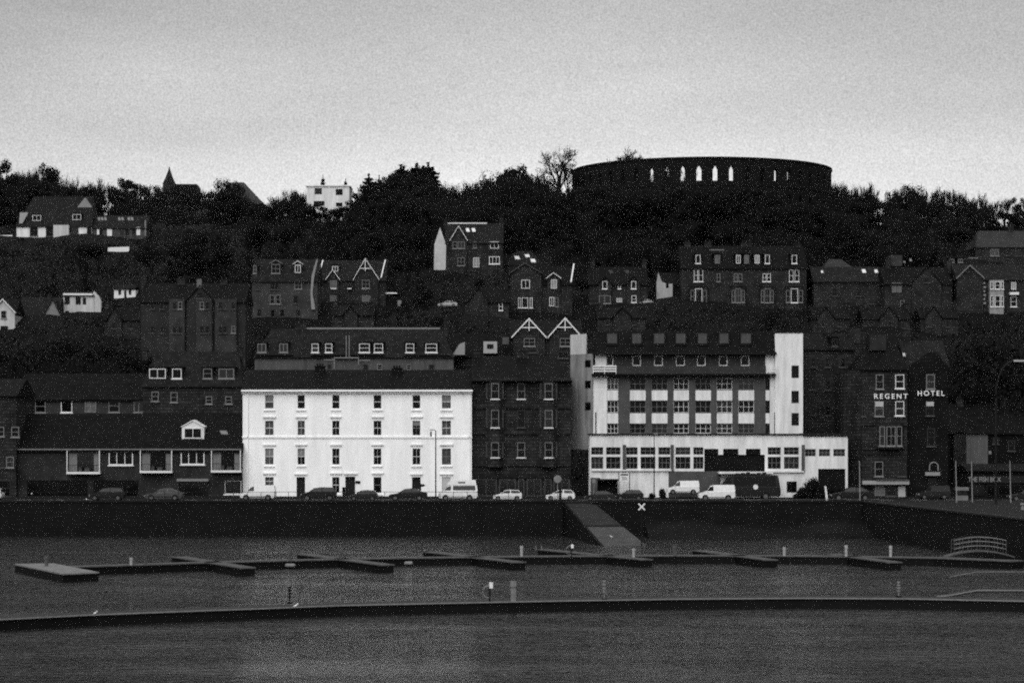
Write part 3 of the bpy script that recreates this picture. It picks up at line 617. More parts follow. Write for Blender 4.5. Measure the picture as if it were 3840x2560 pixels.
MB().box(X(2641, YF)+.02, X(2868, YF)-.02, YF+.12, YF+.2, Z(1776, YF), Z(1704, YF)-.02).build('entrance_dark_panel', SLATE, t); MB().box(X(3068, YF)+.02, X(3170, YF)-.02, YF+.1, YF+.2, 3.9, Z(1757, YF)-.02).build('garage_dark_panel', STONE3, t)  # dark panels in both openings stand in for the shade inside the recesses
for a, b_ in ((2641, 2694), (2712, 2769), (2797, 2852)): MB().box(X(a, YF)+.02, X(b_, YF)-.02, YF+.12, YF+.2, Z(1704, YF)+.01, Z(1682, YF)-.02).build('toplight_dark_panel', SLATE, t)  # dark panels painting the same recess shade between the pillars
# entrance canopy: light curved slab
q = MB(); q.box(X(2690, YF), X(2890, YF), YF-2.6, YF-.02, Z(1774, YF), Z(1767, YF)); q.build('canopy', OFFW, t)
PROT.append((2130, 3190, 1235, 1900, YH, 13))
# --- REGENT HOTEL
YR = 300.0
DK = STONE
H = House('dark_hotel', 'dark stone hotel with white lettered name and pale shop fascia at the right', YR, 3230, 3402, 1864, 1378, 1262, depth=13, wall=DK, sink=.6, cat='hotel', hip=2.5, hipr=1)
t = H.t
sidep = MB().prism_z([(X(3179, YR), YR+3.4), (X(3232, YR), YR-.05), (X(3232, YR), YR+12), (X(3179, YR), YR+12)], 3.3, Z(1388, YR)).build('corner_wing', DK, t)
MB().box(X(3402, YR), X(3560, YR), YR+.9, YR+12, 3.3, Z(1372, YR)).build('gabled_wing', STONE3, t)
Yg = YR+.9
ag = [(X(3402, Yg), Z(1372, Yg)), (X(3560, Yg), Z(1372, Yg))]; cx_, rr = X(3478, Yg), X(3540, Yg)-X(3478, Yg)
arc = [(X(3558, Yg), Z(1373, Yg)), (X(3534, Yg), Z(1352, Yg))] + [(cx_+.5 + rr*.62*math.cos(a*PI/10), Z(1352, Yg) + rr*.52*math.sin(a*PI/10)) for a in range(1, 10)] + [(X(3440, Yg), Z(1352, Yg)), (X(3404, Yg), Z(1373, Yg))]
MB().prism_y(arc, Yg, Yg+.5).build('curved_gable', STONE3, t)
roof_x(X(3402, Yg), X(3560, Yg), Yg+.5, Yg+11, Z(1372, Yg), Z(1276, Yg+5), .1).build('wing_roof', SLATE2, t)
H.wins((3284, 1404, 3313, 1458, 'gs'), (3357, 1404, 3390, 1456, 's'), (3280, 1504, 3313, 1560, 'gs'), (3357, 1504, 3390, 1558, 's'), (3280, 1730, 3311, 1785, 'gs'), (3366, 1735, 3397, 1785, 'ds'), (3220+12, 1520, 3222+22, 1560, 'ds'))
for x0, x1, y0, y1 in ((3282, 3312, 1505, 1524),): H.part('blind', x0, y0, x1, y1, flat('pale_blind', .35), -.13, -.02)
for x0, x1, y0, y1, st in ((3473, 3505, 1403, 1458, 'gs'), (3471, 3502, 1505, 1558, 'ds'), (3476, 3506, 1605, 1672, 'ds')): window(t, Yg, x0, y0, x1, y1, st)
MB().box(X(3473, Yg), X(3501, Yg), Yg-.13, Yg-.02, Z(1522, Yg), Z(1506, Yg)).build('blind', flat('pale_blind', .35), t)
# bay window
yb = YR-1.1; a, b_ = X(3292, yb), X(3386, yb)
MB().prism_z([(a-.4, YR+.1), (a+.3, yb), (b_-.3, yb), (b_+.4, YR+.1)], Z(1682, YR), Z(1586, YR)).build('bay', DK, t)
window(t, yb, 3298, 1598, 3318, 1671, 'gs'); window(t, yb, 3324, 1598, 3358, 1671, 'g2'); window(t, yb, 3362, 1598, 3382, 1671, 'gs')
for v in (1682, 1592, 1384, 1700): H.part('string_course', 3232, v-3, 3402, v+3, STONE2, -.2)
# arched window in the gabled wing, sign over the door
q = MB(); ac = X(3501, Yg); ar = X(3515, Yg)-ac; zc = Z(1748, Yg)
for k in range(10):
    a0, a1 = k*PI/10, (k+1)*PI/10
    q.prism_y([(ac+ar*math.cos(a0), zc+ar*math.sin(a0)), (ac+(ar+.13)*math.cos(a0), zc+(ar+.13)*math.sin(a0)), (ac+(ar+.13)*math.cos(a1), zc+(ar+.13)*math.sin(a1)), (ac+ar*math.cos(a1), zc+ar*math.sin(a1))], Yg-.15, Yg-.01)
for s in (-1, 1): q.box(ac+s*(ar+.065)-.065, ac+s*(ar+.065)+.065, Yg-.15, Yg-.01, Z(1764, Yg), zc)
f_ = q.build('arched_window', GREYP, t); MB().box(ac-ar, ac+ar, Yg-.06, Yg-.02, Z(1764, Yg), zc+.3).build('pane', GLASS, f_)
MB().box(X(3468, Yg), X(3523, Yg), Yg-.5, Yg-.02, Z(1782, Yg), Z(1769, Yg)).build('door_sign', flat('pale_sign', .22), t)  # plain pale board, no glow
MB().box(X(3480, Yg), X(3512, Yg), Yg-.08, Yg-.02, 3.9, Z(1790, Yg)).build('door', METAL, t)
MB().box(X(3231, YR), X(3406, YR), YR-.8, YR-.02, Z(1815, YR), Z(1801, YR)).build('shop_fascia', flat('fascia_board', .26), t)
MB().box(X(3280, YR), X(3404, YR), YR-1.0, YR-.02, Z(1799, YR), Z(1796, YR)).build('fascia_cornice', DIMP, t)
for x0, x1, m in ((3236, 3275, 'ds'), (3280, 3318, 'pg'), (3322, 3360, 'ds')): window(t, YR, x0, 1820, x1, 1858, m)
MB().box(X(3368, YR), X(3395, YR), YR-.1, YR-.02, 3.9, Z(1822, YR)).build('pale_door', flat('pale_door', .34), t)
for x0, x1, y0, y1 in ((3196, 3222, 1232, 1258), (3258, 3318, 1256, 1284)):
    MB().box(X(x0, YR+4), X(x1, YR+4), YR+3, YR+6, Z(y1+30, YR+4), Z(y0, YR+4)).build('dormer', mat('dim_harling', 0.02, .9, .4, 1), t)
H.skylights((3384, 1325, 3394, 1337)); H.chimneys((3236, 1225, 22), (3400, 1222, 28))
PROT.append((3170, 3570, 1225, 1900, YR, 13))
def text(s, parent, px0, px1, py0, py1, Y, m, name='lettering'):
    c = bpy.data.curves.new(name, 'FONT'); c.body = s; c.size = 1; c.extrude = .03; c.space_character = 1.0; c.offset = .010
    o = bpy.data.objects.new(name, c); COL.objects.link(o); c.materials.append(m)
    bpy.context.view_layer.update(); d = o.dimensions.copy()
    w, h = X(px1, Y)-X(px0, Y), Z(py0, Y)-Z(py1, Y)
    sy = h/d.y; c.space_character = 1.5; bpy.context.view_layer.update(); d2 = o.dimensions.x
    c.space_character = max(1, min(2.2, 1 + (w/(sy*1.0) - d.x)/((d2-d.x)/.5))); bpy.context.view_layer.update(); d = o.dimensions.copy()
    me = bpy.data.meshes.new_from_object(o.evaluated_get(bpy.context.evaluated_depsgraph_get())); bpy.data.objects.remove(o)
    o = bpy.data.objects.new(name, me); COL.objects.link(o); me.materials.clear(); me.materials.append(m)
    o.rotation_euler = (PI/2, 0, 0); o.scale = (w/d.x, sy, 1)
    o.parent = parent; oo = world_origin(parent)
    o.location = Vector((X(px0, Y), Y-.12, Z(py1, Y))) - oo
    return o
LETT = mat('white_letters', .75, .6, .05, 3)
text('REGENT', t, 3276, 3401, 1475, 1494, YR, LETT); text('HOTEL', t, 3439, 3539, 1464, 1483, Yg-.1, LETT)
H = House('rear_tenement', 'dim grey tenement set back between the white stair tower and the lettered hotel', 313.0, 3018, 3205, 1800, 1306, 1250, depth=10, wall=STONE2, roof=SLATE, sink=2, cat='building')
for y in (1340, 1425, 1520): H.wins((3040, y, 3060, y+36, 'f'), (3094, y, 3114, y+36, 'f'), (3150, y, 3170, y+36, 'ds'))
H.chimneys((3102, 1236, 24), (3190, 1232, 26)); H.dormer(3120, 3140, 1298, 1268, None, 'd')
# --- single-storey shop at the right edge
YS = 296.0
H = House('fish_shop', 'low dark takeaway with pale lettering over its front at the right edge', YS, 3630, 3900, 1862, 1762, 1738, depth=8, wall=STONE3, roof=SLATE, sink=.6, cat='shop')
H.part('shop_fascia', 3634, 1784, 3896, 1810, mat('black_fascia', .012, .7), -.2)
text('THE FISH BOX', H.t, 3630, 3752, 1787, 1805, YS-.12, flat('dim_letters', .20), 'lettering')
H.wins((3640, 1816, 3690, 1856, 'k'), (3700, 1816, 3730, 1862, 'kd'), (3742, 1816, 3830, 1856, 'k'))
H = House('pale_gable_building', 'pale harled block rising behind the low takeaway', 309.0, 3624, 3704, 1800, 1622, 1618, depth=9, wall=mat('dull_harling', 0.085, .9, .25, .8, .3, 8, streak=True), sink=2, cat='building', side=.05)
H.part('flue', 3706, 1690, 3716, 1702, GREYP, -.3)
H = House('dark_block', 'dark flat-fronted block behind the low takeaway', 318.0, 3565, 3930, 1800, 1618, 1515, depth=11, wall=STONE3, sink=2, cat='building')
H.chimneys((3600, 1480, 24), (3760, 1484, 24)); H.wins((3722, 1640, 3744, 1664, 'ds'), (3780, 1650, 3806, 1690, 'ds'))
# ================================================================== houses behind and up the hill
B = House('rear_block', 'long grey roughcast block with white dormer windows above the white building', 338.0, 955, 1700, 1500, 1332, 1232, depth=11, wall=ROUGHCAST, roof=SLATE2, sink=3, cat='building', hip=2)
for x0, x1, st in ((966, 998, 'g'), (1048, 1079, 'g'), (1169, 1195, 's'), (1220, 1246, 's'), (1347, 1386, 's'), (1403, 1436, 's'), (1522, 1553, 's'), (1596, 1639, 's')):
    B.dormer(x0, x1, 1322, 1287, None, st, wall=SLATE if x0 > 1100 else SLATE2, pad=3)
B.part('eaves', 960, 1327, 1100, 1332, METAL, -.5); B.part('eaves', 1165, 1327, 1440, 1332, METAL, -.5); B.part('eaves', 1515, 1328, 1690, 1333, METAL, -.5)
B.wins((1228, 1366, 1242, 1384, 'ds'), (1362, 1366, 1380, 1386, 'ds'), (1414, 1365, 1434, 1386, 'gs'), (1525, 1366, 1542, 1386, 'gs'), (1608, 1366, 1628, 1386, 'ds'))
Yb = B.Y - .5; q = MB()
for a, b_, c, d in ((1297, 1340, 1300, 1258), (1308, 1340, 1311, 1258)): q.box(X(a, Yb), X(c, Yb), Yb-.1, Yb, Z(b_, Yb), Z(d, Yb))
q.box(X(1254, Yb), X(1344, Yb), Yb-.1, Yb, Z(1343, Yb), Z(1339, Yb)).box(X(1252, Yb), X(1255, Yb), Yb-.1, Yb, Z(1382, Yb), Z(1339, Yb)).box(X(1343, Yb), X(1346, Yb), Yb-.1, Yb, Z(1366, Yb), Z(1339, Yb))
q.box(X(1216, Yb), X(1251, Yb), Yb-.1, Yb, Z(1350, Yb), Z(1347, Yb)).box(X(1347, Yb), X(1388, Yb), Yb-.1, Yb, Z(1352, Yb), Z(1349, Yb))
q.build('soil_pipe', GREYP, B.t); B.ridge(1120, 1650, GREYP); B.chimneys((1672, 1185, 14), (1130, 1205, 36))
B = House('double_gable_house', 'dark house with two white-braced gables beside the hotel tower', 345.0, 1915, 2180, 1420, 1266, 1200, depth=12, wall=STONE, sink=3)
B.gable(1924, 2043, 1984, 1262, 1197, .5, PAINT, [(1964, 1268, 2006, 1298, 'g2')], bw=.25, brace=True)
B.gable(2060, 2178, 2119, 1262, 1195, .5, PAINT, [(2100, 1268, 2140, 1298, 'g2')], bw=.25, brace=True)
B.wins((1960, 1308, 2014, 1322, 'd'), (2092, 1318, 2130, 1342, 'd'))
B = House('small_rear_house', 'dim house with two pale dormer fronts left of the twin gables', 343.0, 1694, 1914, 1420, 1330, 1250, depth=9, wall=STONE, sink=3)
MB().prism_y([(X(1698, 340), Z(1330, 340)), (X(1743, 340), Z(1330, 340)), (X(1743, 340), Z(1281, 340)), (X(1722, 340), Z(1290, 340))], 340, 342.5).build('pale_gable_end', flat('pale_shed', .22), B.t)
q = MB().box(X(1813, 341), X(1864, 341), 341, 344, Z(1324, 341), Z(1280, 341)).build('pale_dormer', flat('pale_shed2', .3), B.t); window(B.t, 341, 1826, 1290, 1850, 1306, 'kd')
MB().box(X(1884, 342), X(1908, 342), 342, 344, Z(1290, 342), Z(1264, 342)).build('chimney', ROUGHCAST, B.t)
G1 = 'houses on the hillside'
def HH(name, label, xl, xr, yb, ye, yr, dY=0, **k):
    return House(name, label, YB(yb)+dY, xl, xr, yb, ye, yr, group=G1, **k)
# left side
h = HH('gabled_house', 'pale gabled house cut off by the left edge, above the strip of windows', -120, 54, 1240, 1172, 1122, depth=9, wall=PALEWALL)
h.gable(-32, 55, 11, 1170, 1124, .5, PAINT, [(4, 1165, 24, 1194, 'gs')], wall=PALEWALL); h.wins((2, 1222, 30, 1240, 'k'))
h = HH('grey_roofed_house', 'house with dull grey roof and one white sloping verge, right of the cut-off gable', 66, 215, 1205, 1178, 1115, depth=9, wall=ROUGHCAST, roof=SLATE2)
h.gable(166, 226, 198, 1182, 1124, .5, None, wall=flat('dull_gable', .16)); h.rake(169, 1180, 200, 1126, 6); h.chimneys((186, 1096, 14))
h = HH('bay_fronted_house', 'white harled house with dark window bays and a rounded gable end', 238, 352, 1182, 1106, 1094, depth=6, wall=PALEWALL, side=.05, rotz=.12)
h.wins((243, 1112, 262, 1140, 'k'), (284, 1112, 302, 1140, 'k'), (310, 1116, 322, 1140, 'k'), (246, 1166, 260, 1181, 'k'), (286, 1168, 312, 1181, 'k'))
MB().prism_y([(X(346, h.Y+.1), h.zb), (X(377, h.Y+.1), h.zb), (X(377, h.Y), Z(1130, h.Y)), (X(371, h.Y), Z(1110, h.Y)), (X(352, h.Y), Z(1090, h.Y)), (X(346, h.Y), Z(1102, h.Y))], h.Y+.12, h.Y+5).build('rounded_gable', PALEWALL, h.t)
h.part('cornice', 238, 1100, 346, 1107, PAINT, -.3)
h = HH('white_villa', 'small bright white house front half hidden by trees, second white one from the left', 428, 508, 1118, 1080, 1068, depth=5, wall=PAINT, side=0.05)
h.wins((444, 1086, 454, 1104, 'k'), (466, 1088, 474, 1116, 'k'), (483, 1084, 492, 1104, 'k')); h.chimneys((444, 1062, 12))
h = HH('terrace', 'long dim grey terrace with faint sills below the wooded slope', 528, 920, 1310, 1128, 1062, dY=-16, depth=11, wall=mat('dim_terrace_stone', 0.02, .9, .4, .5, .4, 4), sink=8)
for y in (1132, 1222):
    for x in (564, 600, 700): h.wins((x, y, x+15, y+27, 'f'))
for a_, b_ in ((640, 690), (742, 792), (812, 884)):
    MB().box(X(a_-6, h.Y-.9), X(b_+2, h.Y-.9), h.Y-.9, h.Y+.1, h.zb, Z(1122, h.Y)).build('bay', mat('worn_terrace_stone', 0.028, .9, .5, .5, .4, 4), h.t); h.gs = getattr(h, 'gs', []) + [(a_-6, b_+2, .9)]
for y in (1132, 1222):
    for x in (648, 668, 750, 770, 820, 836, 868): h.wins((x, y, x+15, y+27, 'gs' if R.random() < .3 else 'f'))
h.gable(700, 800, 750, 1128, 1072, .4, None, [(738, 1096, 762, 1118, 'f')]); MB().box(X(738, h.Y-.6), X(756, h.Y-.6), h.Y-.6, h.Y-.42, Z(1080, h.Y), Z(1047, h.Y)).build('dormer', flat('dull_dormer', .1), h.t); h.chimneys((540, 1040, 20), (680, 1038, 30), (840, 1040, 26))
# middle
h = HH('arched_dormer_house', 'grey house with pointed dormers and a pale right-hand gable end', 945, 1190, 1198, 1050, 972, depth=11, wall=mat('weathered_stone', .034, .9, .5, .5, .4, 4), roof=SLATE2)
h.dormer(1018, 1050, 1026, 990, 976, 'g2', board=GREYP); h.dormer(1106, 1128, 1024, 992, 980, 'w', board=PAINT); h.dormer(930+20, 962, 1026, 995, 984, 'gs')
h.wins((1105, 1056, 1132, 1084, 'g2'), (1015, 1058, 1045, 1086, 'd'), (1012, 1106, 1030, 1140, 'gs'), (1034, 1106, 1052, 1140, 'gs'), (1100, 1108, 1118, 1138, 'f'), (960, 1060, 978, 1086, 'f'), (964, 1158, 980, 1186, 'f'), (1014, 1160, 1032, 1188, 'ds'), (1050, 1160, 1066, 1188, 'f'), (1110, 1160, 1126, 1186, 'f'))
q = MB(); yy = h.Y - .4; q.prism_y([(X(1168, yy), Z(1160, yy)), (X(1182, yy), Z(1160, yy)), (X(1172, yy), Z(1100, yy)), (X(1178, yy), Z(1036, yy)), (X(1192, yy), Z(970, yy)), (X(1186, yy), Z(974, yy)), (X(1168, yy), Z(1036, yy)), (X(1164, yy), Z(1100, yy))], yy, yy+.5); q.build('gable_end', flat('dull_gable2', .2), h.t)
h = HH('twin_gable_house', 'house with one small and one large white-edged gable and sloping white verges', 1196, 1446, 1136, 1046, 976, depth=10, wall=STONE, roof=SLATE2)
h.rake(1194, 1044, 1211, 978, 4).rake(1429, 1044, 1445, 977, 4)
h.dormer(1246, 1268, 1019, 997, None, 'w')
h.gable(1226, 1270, 1248, 1044, 1014, .5, PAINT, [(1238, 1052, 1263, 1082, 'pg')], bw=.18); h.gable(1329, 1418, 1370, 1044, 972, .6, PAINT, [(1358, 1050, 1386, 1081, 'g2')], bw=.2, brace=True)
h.wins((1303, 1064, 1318, 1082, 'ds'), (1238, 1108, 1262, 1130, 'pg'), (1358, 1108, 1388, 1131, 'pg'))
for a, b_ in ((1241, 1263), (1303, 1319), (1358, 1386)): h.part('sill', a, 1081, b_, 1085, PAINT, -.8)
h = HH('garage', 'low dark outbuilding with a bright white roof edge', 1430, 1500, 1132, 1101, 1098, depth=5, wall=STONE3, cat='garage'); h.part('fascia', 1428, 1097, 1489, 1102, PAINT, -.5)
h.part('pale_door', 1492, 1127, 1506, 1148, GREYP, -.9)
h = HH('tall_gabled_house', 'tall house below the wood with a bright left gable wall and a white ridge', 1670, 1886, 1010, 906, 838, depth=9, wall=STONE, roof=SLATE2, hip=0)
h.ridge(1666, 1826, PAINT)
yy = h.Y - .2; q = MB(); q.prism_y([(X(1627, yy), Z(1012, yy)), (X(1671, yy), Z(1012, yy)), (X(1673, yy), Z(918, yy)), (X(1650, yy), Z(852, yy)), (X(1629, yy), Z(915, yy))], yy, yy+.5); q.build('bright_gable_wall', mat('lit_harling', .42, .9, .15, 1, .2, 8), h.t)  # gable slab painted paler for the light falling on that side
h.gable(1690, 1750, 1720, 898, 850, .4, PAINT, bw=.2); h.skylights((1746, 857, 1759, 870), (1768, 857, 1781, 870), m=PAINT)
h.wins((1698, 906, 1714, 932, 'gs'), (1717, 906, 1743, 932, 'g'), (1775, 906, 1787, 930, 'gs'), (1838, 906, 1870, 932, 'w'), (1716, 966, 1742, 996, 'g2'), (1775, 966, 1797, 1002, 'p'), (1834, 962, 1874, 990, 'w3'))
h.chimneys((1880, 812, 16), (1672, 818, 14))
h = HH('domed_roof_house', 'house with a low curved slate roof and bright skylights behind the double-gabled one', 1895, 2035, 1005, 990, 942, dY=4, depth=11, wall=STONE, roof=SLATE2, hip=2.5)
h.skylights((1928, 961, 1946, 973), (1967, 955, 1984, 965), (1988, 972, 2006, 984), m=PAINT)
h = HH('double_gabled_house', 'dark house with a broad gable, a small white gablet and a white right verge', 1914, 2146, 1164, 1062, 998, depth=10, wall=STONE, roof=SLATE)
h.gable(1914, 2030, 1968, 1024, 990, .6, DIMP, [(1955, 1049, 1987, 1082, 'w')], bw=.16); h.gable(2052, 2100, 2075, 1042, 1026, .4, PAINT, [(2066, 1048, 2088, 1082, 'p')], bw=.14)
h.rake(2141, 1060, 2152, 992, 5)
yb = h.Y - 1.4; MB().box(X(1942, yb), X(1998, yb), yb, h.Y, h.zb, Z(1108, yb)).build('bay', STONE, h.t)
for a, b_ in ((1943, 1952), (1957, 1980), (1987, 1997)): window(h.t, yb, a, 1116, b_, 1154, 'wt')
h.wins((2060, 1114, 2078, 1148, 'w'), (2082, 1116, 2094, 1150, 'gs'))
h = HH('gablet_cottage', 'dark cottage with two skylights over two dark gablets', 2210, 2428, 1142, 1062, 1001, depth=10, wall=STONE, roof=SLATE)
h.skylights((2283, 1014, 2297, 1026), (2343, 1014, 2357, 1026), m=LEADR)
for x in (2268, 2376): h.gable(x-24, x+24, x, 1062, 1038, .5, None, [(x-9, 1054, x+9, 1083, 'wt')])
h.wins((2317, 1064, 2328, 1083, 'wt'), (2246, 1108, 2290, 1138, 'g'), (2368, 1108, 2386, 1134, 's'), (2312, 1118, 2332, 1133, 'p')); h.chimneys((2224, 965, 14), (2416, 968, 14))
h = HH('crow_gable_cottage', 'small cottage whose bright gable wall steps beside a dark window', 2464, 2600, 1124, 1064, 1022, depth=8, wall=STONE3, roof=SLATE)
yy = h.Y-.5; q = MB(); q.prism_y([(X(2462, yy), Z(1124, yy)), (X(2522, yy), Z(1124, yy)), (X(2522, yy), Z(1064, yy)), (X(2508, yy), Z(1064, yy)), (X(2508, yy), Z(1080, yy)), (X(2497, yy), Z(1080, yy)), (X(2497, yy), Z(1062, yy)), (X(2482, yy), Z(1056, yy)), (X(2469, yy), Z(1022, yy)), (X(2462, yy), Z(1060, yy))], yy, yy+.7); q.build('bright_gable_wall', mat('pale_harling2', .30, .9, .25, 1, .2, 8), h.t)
# villa
V = HH('large_villa', 'large dark stone villa with a row of dormers and white-framed bays', 2556, 3024, 1142, 1002, 922, depth=13, wall=STONE, roof=SLATE)
for x0, x1, st in ((2609, 2627, 'wt'), (2680, 2700, 'pg'), (2760, 2777, 'w'), (2791, 2808, 'pg'), (2830, 2848, 'p'), (2869, 2886, 'wt'), (2969, 2988, 'wt')): V.dormer(x0, x1, 989, 955, None, st)
V.wins((2602, 1008, 2617, 1056, 's'), (2620, 1008, 2636, 1056, 's'), (2688, 1026, 2701, 1056, 'gs'), (2752, 1026, 2766, 1056, 'gs'), (2769, 1026, 2783, 1056, 'gs'), (2860, 1026, 2873, 1056, 's'), (2876, 1026, 2890, 1056, 's'), (2959, 1012, 2975, 1056, 's'), (2980, 1012, 2996, 1056, 's'))
for x0, x1 in ((2588, 2652), (2742, 2794), (2852, 2902), (2946, 3012)):
    yb = V.Y - 1.2; a, b_ = X(x0, yb), X(x1, yb); MB().box(a, b_, yb, V.Y+.05, V.zb, Z(1074, yb)).box(a-.1, b_+.1, yb-.15, V.Y, Z(1074, yb)+.003, Z(1070, yb)).build('bay', STONE, V.t)
    w = (x1-x0)
    window(V.t, yb, x0+2, 1088, x0+w*.25, 1134, 'gs'); window(V.t, yb, x0+w*.3, 1082, x0+w*.7, 1135, 'g2' if x0 in (2742, 2852) else 'wt'); window(V.t, yb, x0+w*.75, 1088, x1-2, 1134, 'gs')
V.part('ledge', 2660, 936+0, 2716, 939, GREYP, -.2); V.chimneys((2578, 905, 22), (2654, 900, 26), (2792, 902, 26), (2812, 896, 12), (2990, 906, 22))
h = HH('skylight_house', 'dim house with three bright skylights and a pale curved roof end, right of the villa', 3052, 3310, 1142, 1052, 1000, depth=11, wall=STONE, roof=SLATE2)
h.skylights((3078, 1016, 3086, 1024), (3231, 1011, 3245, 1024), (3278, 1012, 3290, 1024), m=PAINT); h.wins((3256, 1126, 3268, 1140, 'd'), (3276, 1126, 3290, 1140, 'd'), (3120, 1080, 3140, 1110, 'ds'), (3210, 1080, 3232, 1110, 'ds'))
h2 = HH('pale_roofed_house', 'low house whose pale hipped roof shows above the skylight house', 3092, 3190, 1010, 998, 972, dY=0, depth=8, wall=STONE, roof=LEADR, hip=1.5)
h = HH('dormer_box_house', 'dim house with a boxy roof extension and a pale double window', 3318, 3570, 1162, 1062, 1002, depth=11, wall=STONE, roof=SLATE)
h.wins((3345, 1060, 3361, 1096, 'pg'), (3364, 1060, 3380, 1096, 'pg'), (3474, 1070, 3490, 1100, 'ds'), (3446, 1060, 3462, 1100, 'ds'), (3376, 1126, 3392, 1152, 'gs'), (3548, 1080, 3552, 1096, 'd'))
p = h.slope(3360, 992); MB().box(X(3338, p.y), X(3382, p.y), p.y-.3, p.y+3, Z(998, p.y), Z(957, p.y)).build('roof_extension', LEADR, h.r); h.skylights((3370, 978, 3378, 984), (3386, 980, 3394, 986), (3410, 972, 3418, 980), m=GREYP)
h.gable(3420, 3530, 3475, 1062, 1000, .5, None, [(3464, 1040, 3486, 1060, 'ds')]); h.chimneys((3330, 960, 18), (3560, 968, 18))
h = HH('right_gable_house', 'house at the right edge with a white-edged dark gable and bright two-storey bays', 3590, 3900, 1166, 1046, 992, depth=11, wall=STONE, roof=SLATE2)
h.gable(3590, 3686, 3636, 1042, 997, .5, GREYP, bw=.22)
for i in range(6): h.part('quoin', 3686, 1058+i*15, 3692 + (i % 2)*3, 1066+i*15, GREYP, -.6)
yb = h.Y-1.3; MB().box(X(3712, yb), X(3764, yb), yb, h.Y, h.zb, Z(1050, yb)).build('bay', mat('pale_bay_render', .22, .9, .25, 1.2, .2, 8), h.t)
for u, v in ((1056, 1084), (1108, 1150)):
    for a, b_ in ((3714, 3724), (3731, 3750), (3754, 3763)): window(h.t, yb, a, u, b_, v, 's')
window(h.t, h.Y, 3792, 1058, 3810, 1086, 'p'); window(h.t, h.Y, 3790, 1112, 3812, 1150, 's'); h.part('porch', 3784, 1096, 3818, 1106, PAINT, -.8)
h = HH('flat_dormer_house', 'house with small box dormers peeping over the right gable', 3545, 3672, 1030, 1000, 962, dY=0, depth=8, wall=STONE, roof=SLATE)
h.dormer(3562, 3578, 985, 970, None, 'g'); h.dormer(3593, 3610, 985, 970, None, 'g'); h.part('verge', 3632, 966, 3666, 969, GREYP, -.3)
h = HH('upper_right_house', 'house with a broad plain grey roof, highest at the right edge', 3660, 3960, 975, 922, 866, depth=10, wall=STONE2, roof=mat('bleached_slate', 0.025, .7, .3, .8, .2, 5), hip=1.5)
h.wins((3714, 934, 3728, 960, 'g'), (3730, 934, 3745, 960, 'g'), (3770, 936, 3784, 958, 'ds'), (3806, 936, 3822, 960, 'ds')); h.chimneys((3790, 838, 20),)
for nm_, lab, a, b_, yb, ye, yr, ws, gb in (
  ('dim_house', 'dim house with one pale sash window, left of the broad double-gabled house', 1745, 1908, 1196, 1128, 1078, [(1871, 1134, 1885, 1164, 's'), (1800, 1140, 1814, 1164, 'f')], (1760, 1830)),
  ('dim_house', 'dark house low on the slope below the three-skylight house', 3050, 3185, 1248, 1190, 1150, [(3080, 1200, 3094, 1224, 'f'), (3140, 1200, 3154, 1224, 'ds')], (3066, 3126)),
  ('dim_house', 'dark twin-chimneyed house low on the slope below the boxy roof extension', 3236, 3410, 1252, 1192, 1150, [(3262, 1204, 3276, 1230, 'f'), (3330, 1204, 3344, 1230, 'f'), (3380, 1206, 3392, 1230, 'ds')], (3300, 3366)),
  ('dim_house', 'dark gabled house low on the slope left of the quoined gable house', 3452, 3592, 1250, 1188, 1150, [(3480, 1200, 3494, 1226, 'f'), (3548, 1200, 3560, 1226, 'f')], (3470, 3530)),
  ('dim_house', 'dark house just below the small bright white villa', 392, 524, 1262, 1196, 1152, [(420, 1206, 434, 1232, 'f'), (484, 1206, 498, 1232, 'f')], (404, 456)),
  ('dim_house', 'dark house between the garage and the long grey block', 1246, 1400, 1226, 1178, 1146, [(1270, 1186, 1282, 1206, 'f'), (1350, 1186, 1362, 1206, 'f')], (1290, 1340)),
  ('dim_house', 'dark house under the gablet cottage', 2240, 2420, 1236, 1188, 1152, [(2270, 1196, 2284, 1218, 'f'), (2370, 1196, 2384, 1218, 'f')], (2300, 2366))):
    h = HH(nm_, lab, a, b_, yb, ye, yr, depth=8, wall=R.choice([STONE, STONE2]), roof=SLATE)
    h.gable(gb[0], gb[1], (gb[0]+gb[1])/2, ye-2, yr+2, .5); h.wins(*ws); h.chimneys((a+12, yr-24, 15), (b_-12, yr-22, 18))
# upper left
h = HH('hilltop_house', 'big broad-roofed house high on the left with a patchy white ground floor and two dormers', 62, 345, 888, 842, 737, depth=11, wall=OFFW, roof=SLATE2, hip=3.0, hipr=.8)
h.dormer(122, 154, 829, 806, None, 'w', pad=2); h.dormer(272, 304, 826, 803, None, 'w', pad=2)
pg_ = h.slope(319, 776); MB().prism_y([(X(290, pg_.y), Z(778, pg_.y)), (X(347, pg_.y), Z(778, pg_.y)), (X(319, pg_.y), Z(741, pg_.y))], pg_.y-.12, pg_.y+1.6).build('gablet', flat('pale_gablet', .20), h.r)
yy = h.Y-.25; MB().prism_y([(X(72, yy), Z(838, yy)), (X(84, yy), Z(838, yy)), (X(106, yy), Z(797, yy)), (X(74, yy), Z(797, yy))], yy, yy+.3).build('white_verge', flat('dull_verge', .28), h.t)
h.wins((112, 848, 142, 884, 'f'), (172, 848, 200, 886, 'f'), (214, 852, 226, 880, 'kd'), (262, 848, 294, 886, 'f'), (326, 850, 344, 884, 'f'))
MB().box(X(205, h.Y), X(262, h.Y), h.Y-1.6, h.Y, h.zb, Z(846, h.Y)).build('porch', PALEWALL, h.t)
h = HH('lower_wing', 'lower wing with rows of roof lights, right of the big hilltop house', 350, 548, 888, 852, 808, depth=9, wall=mat('grey_harling', 0.05, .9, .4, .6, .2, 6), roof=SLATE2)  # wall in a darker grey harling tone
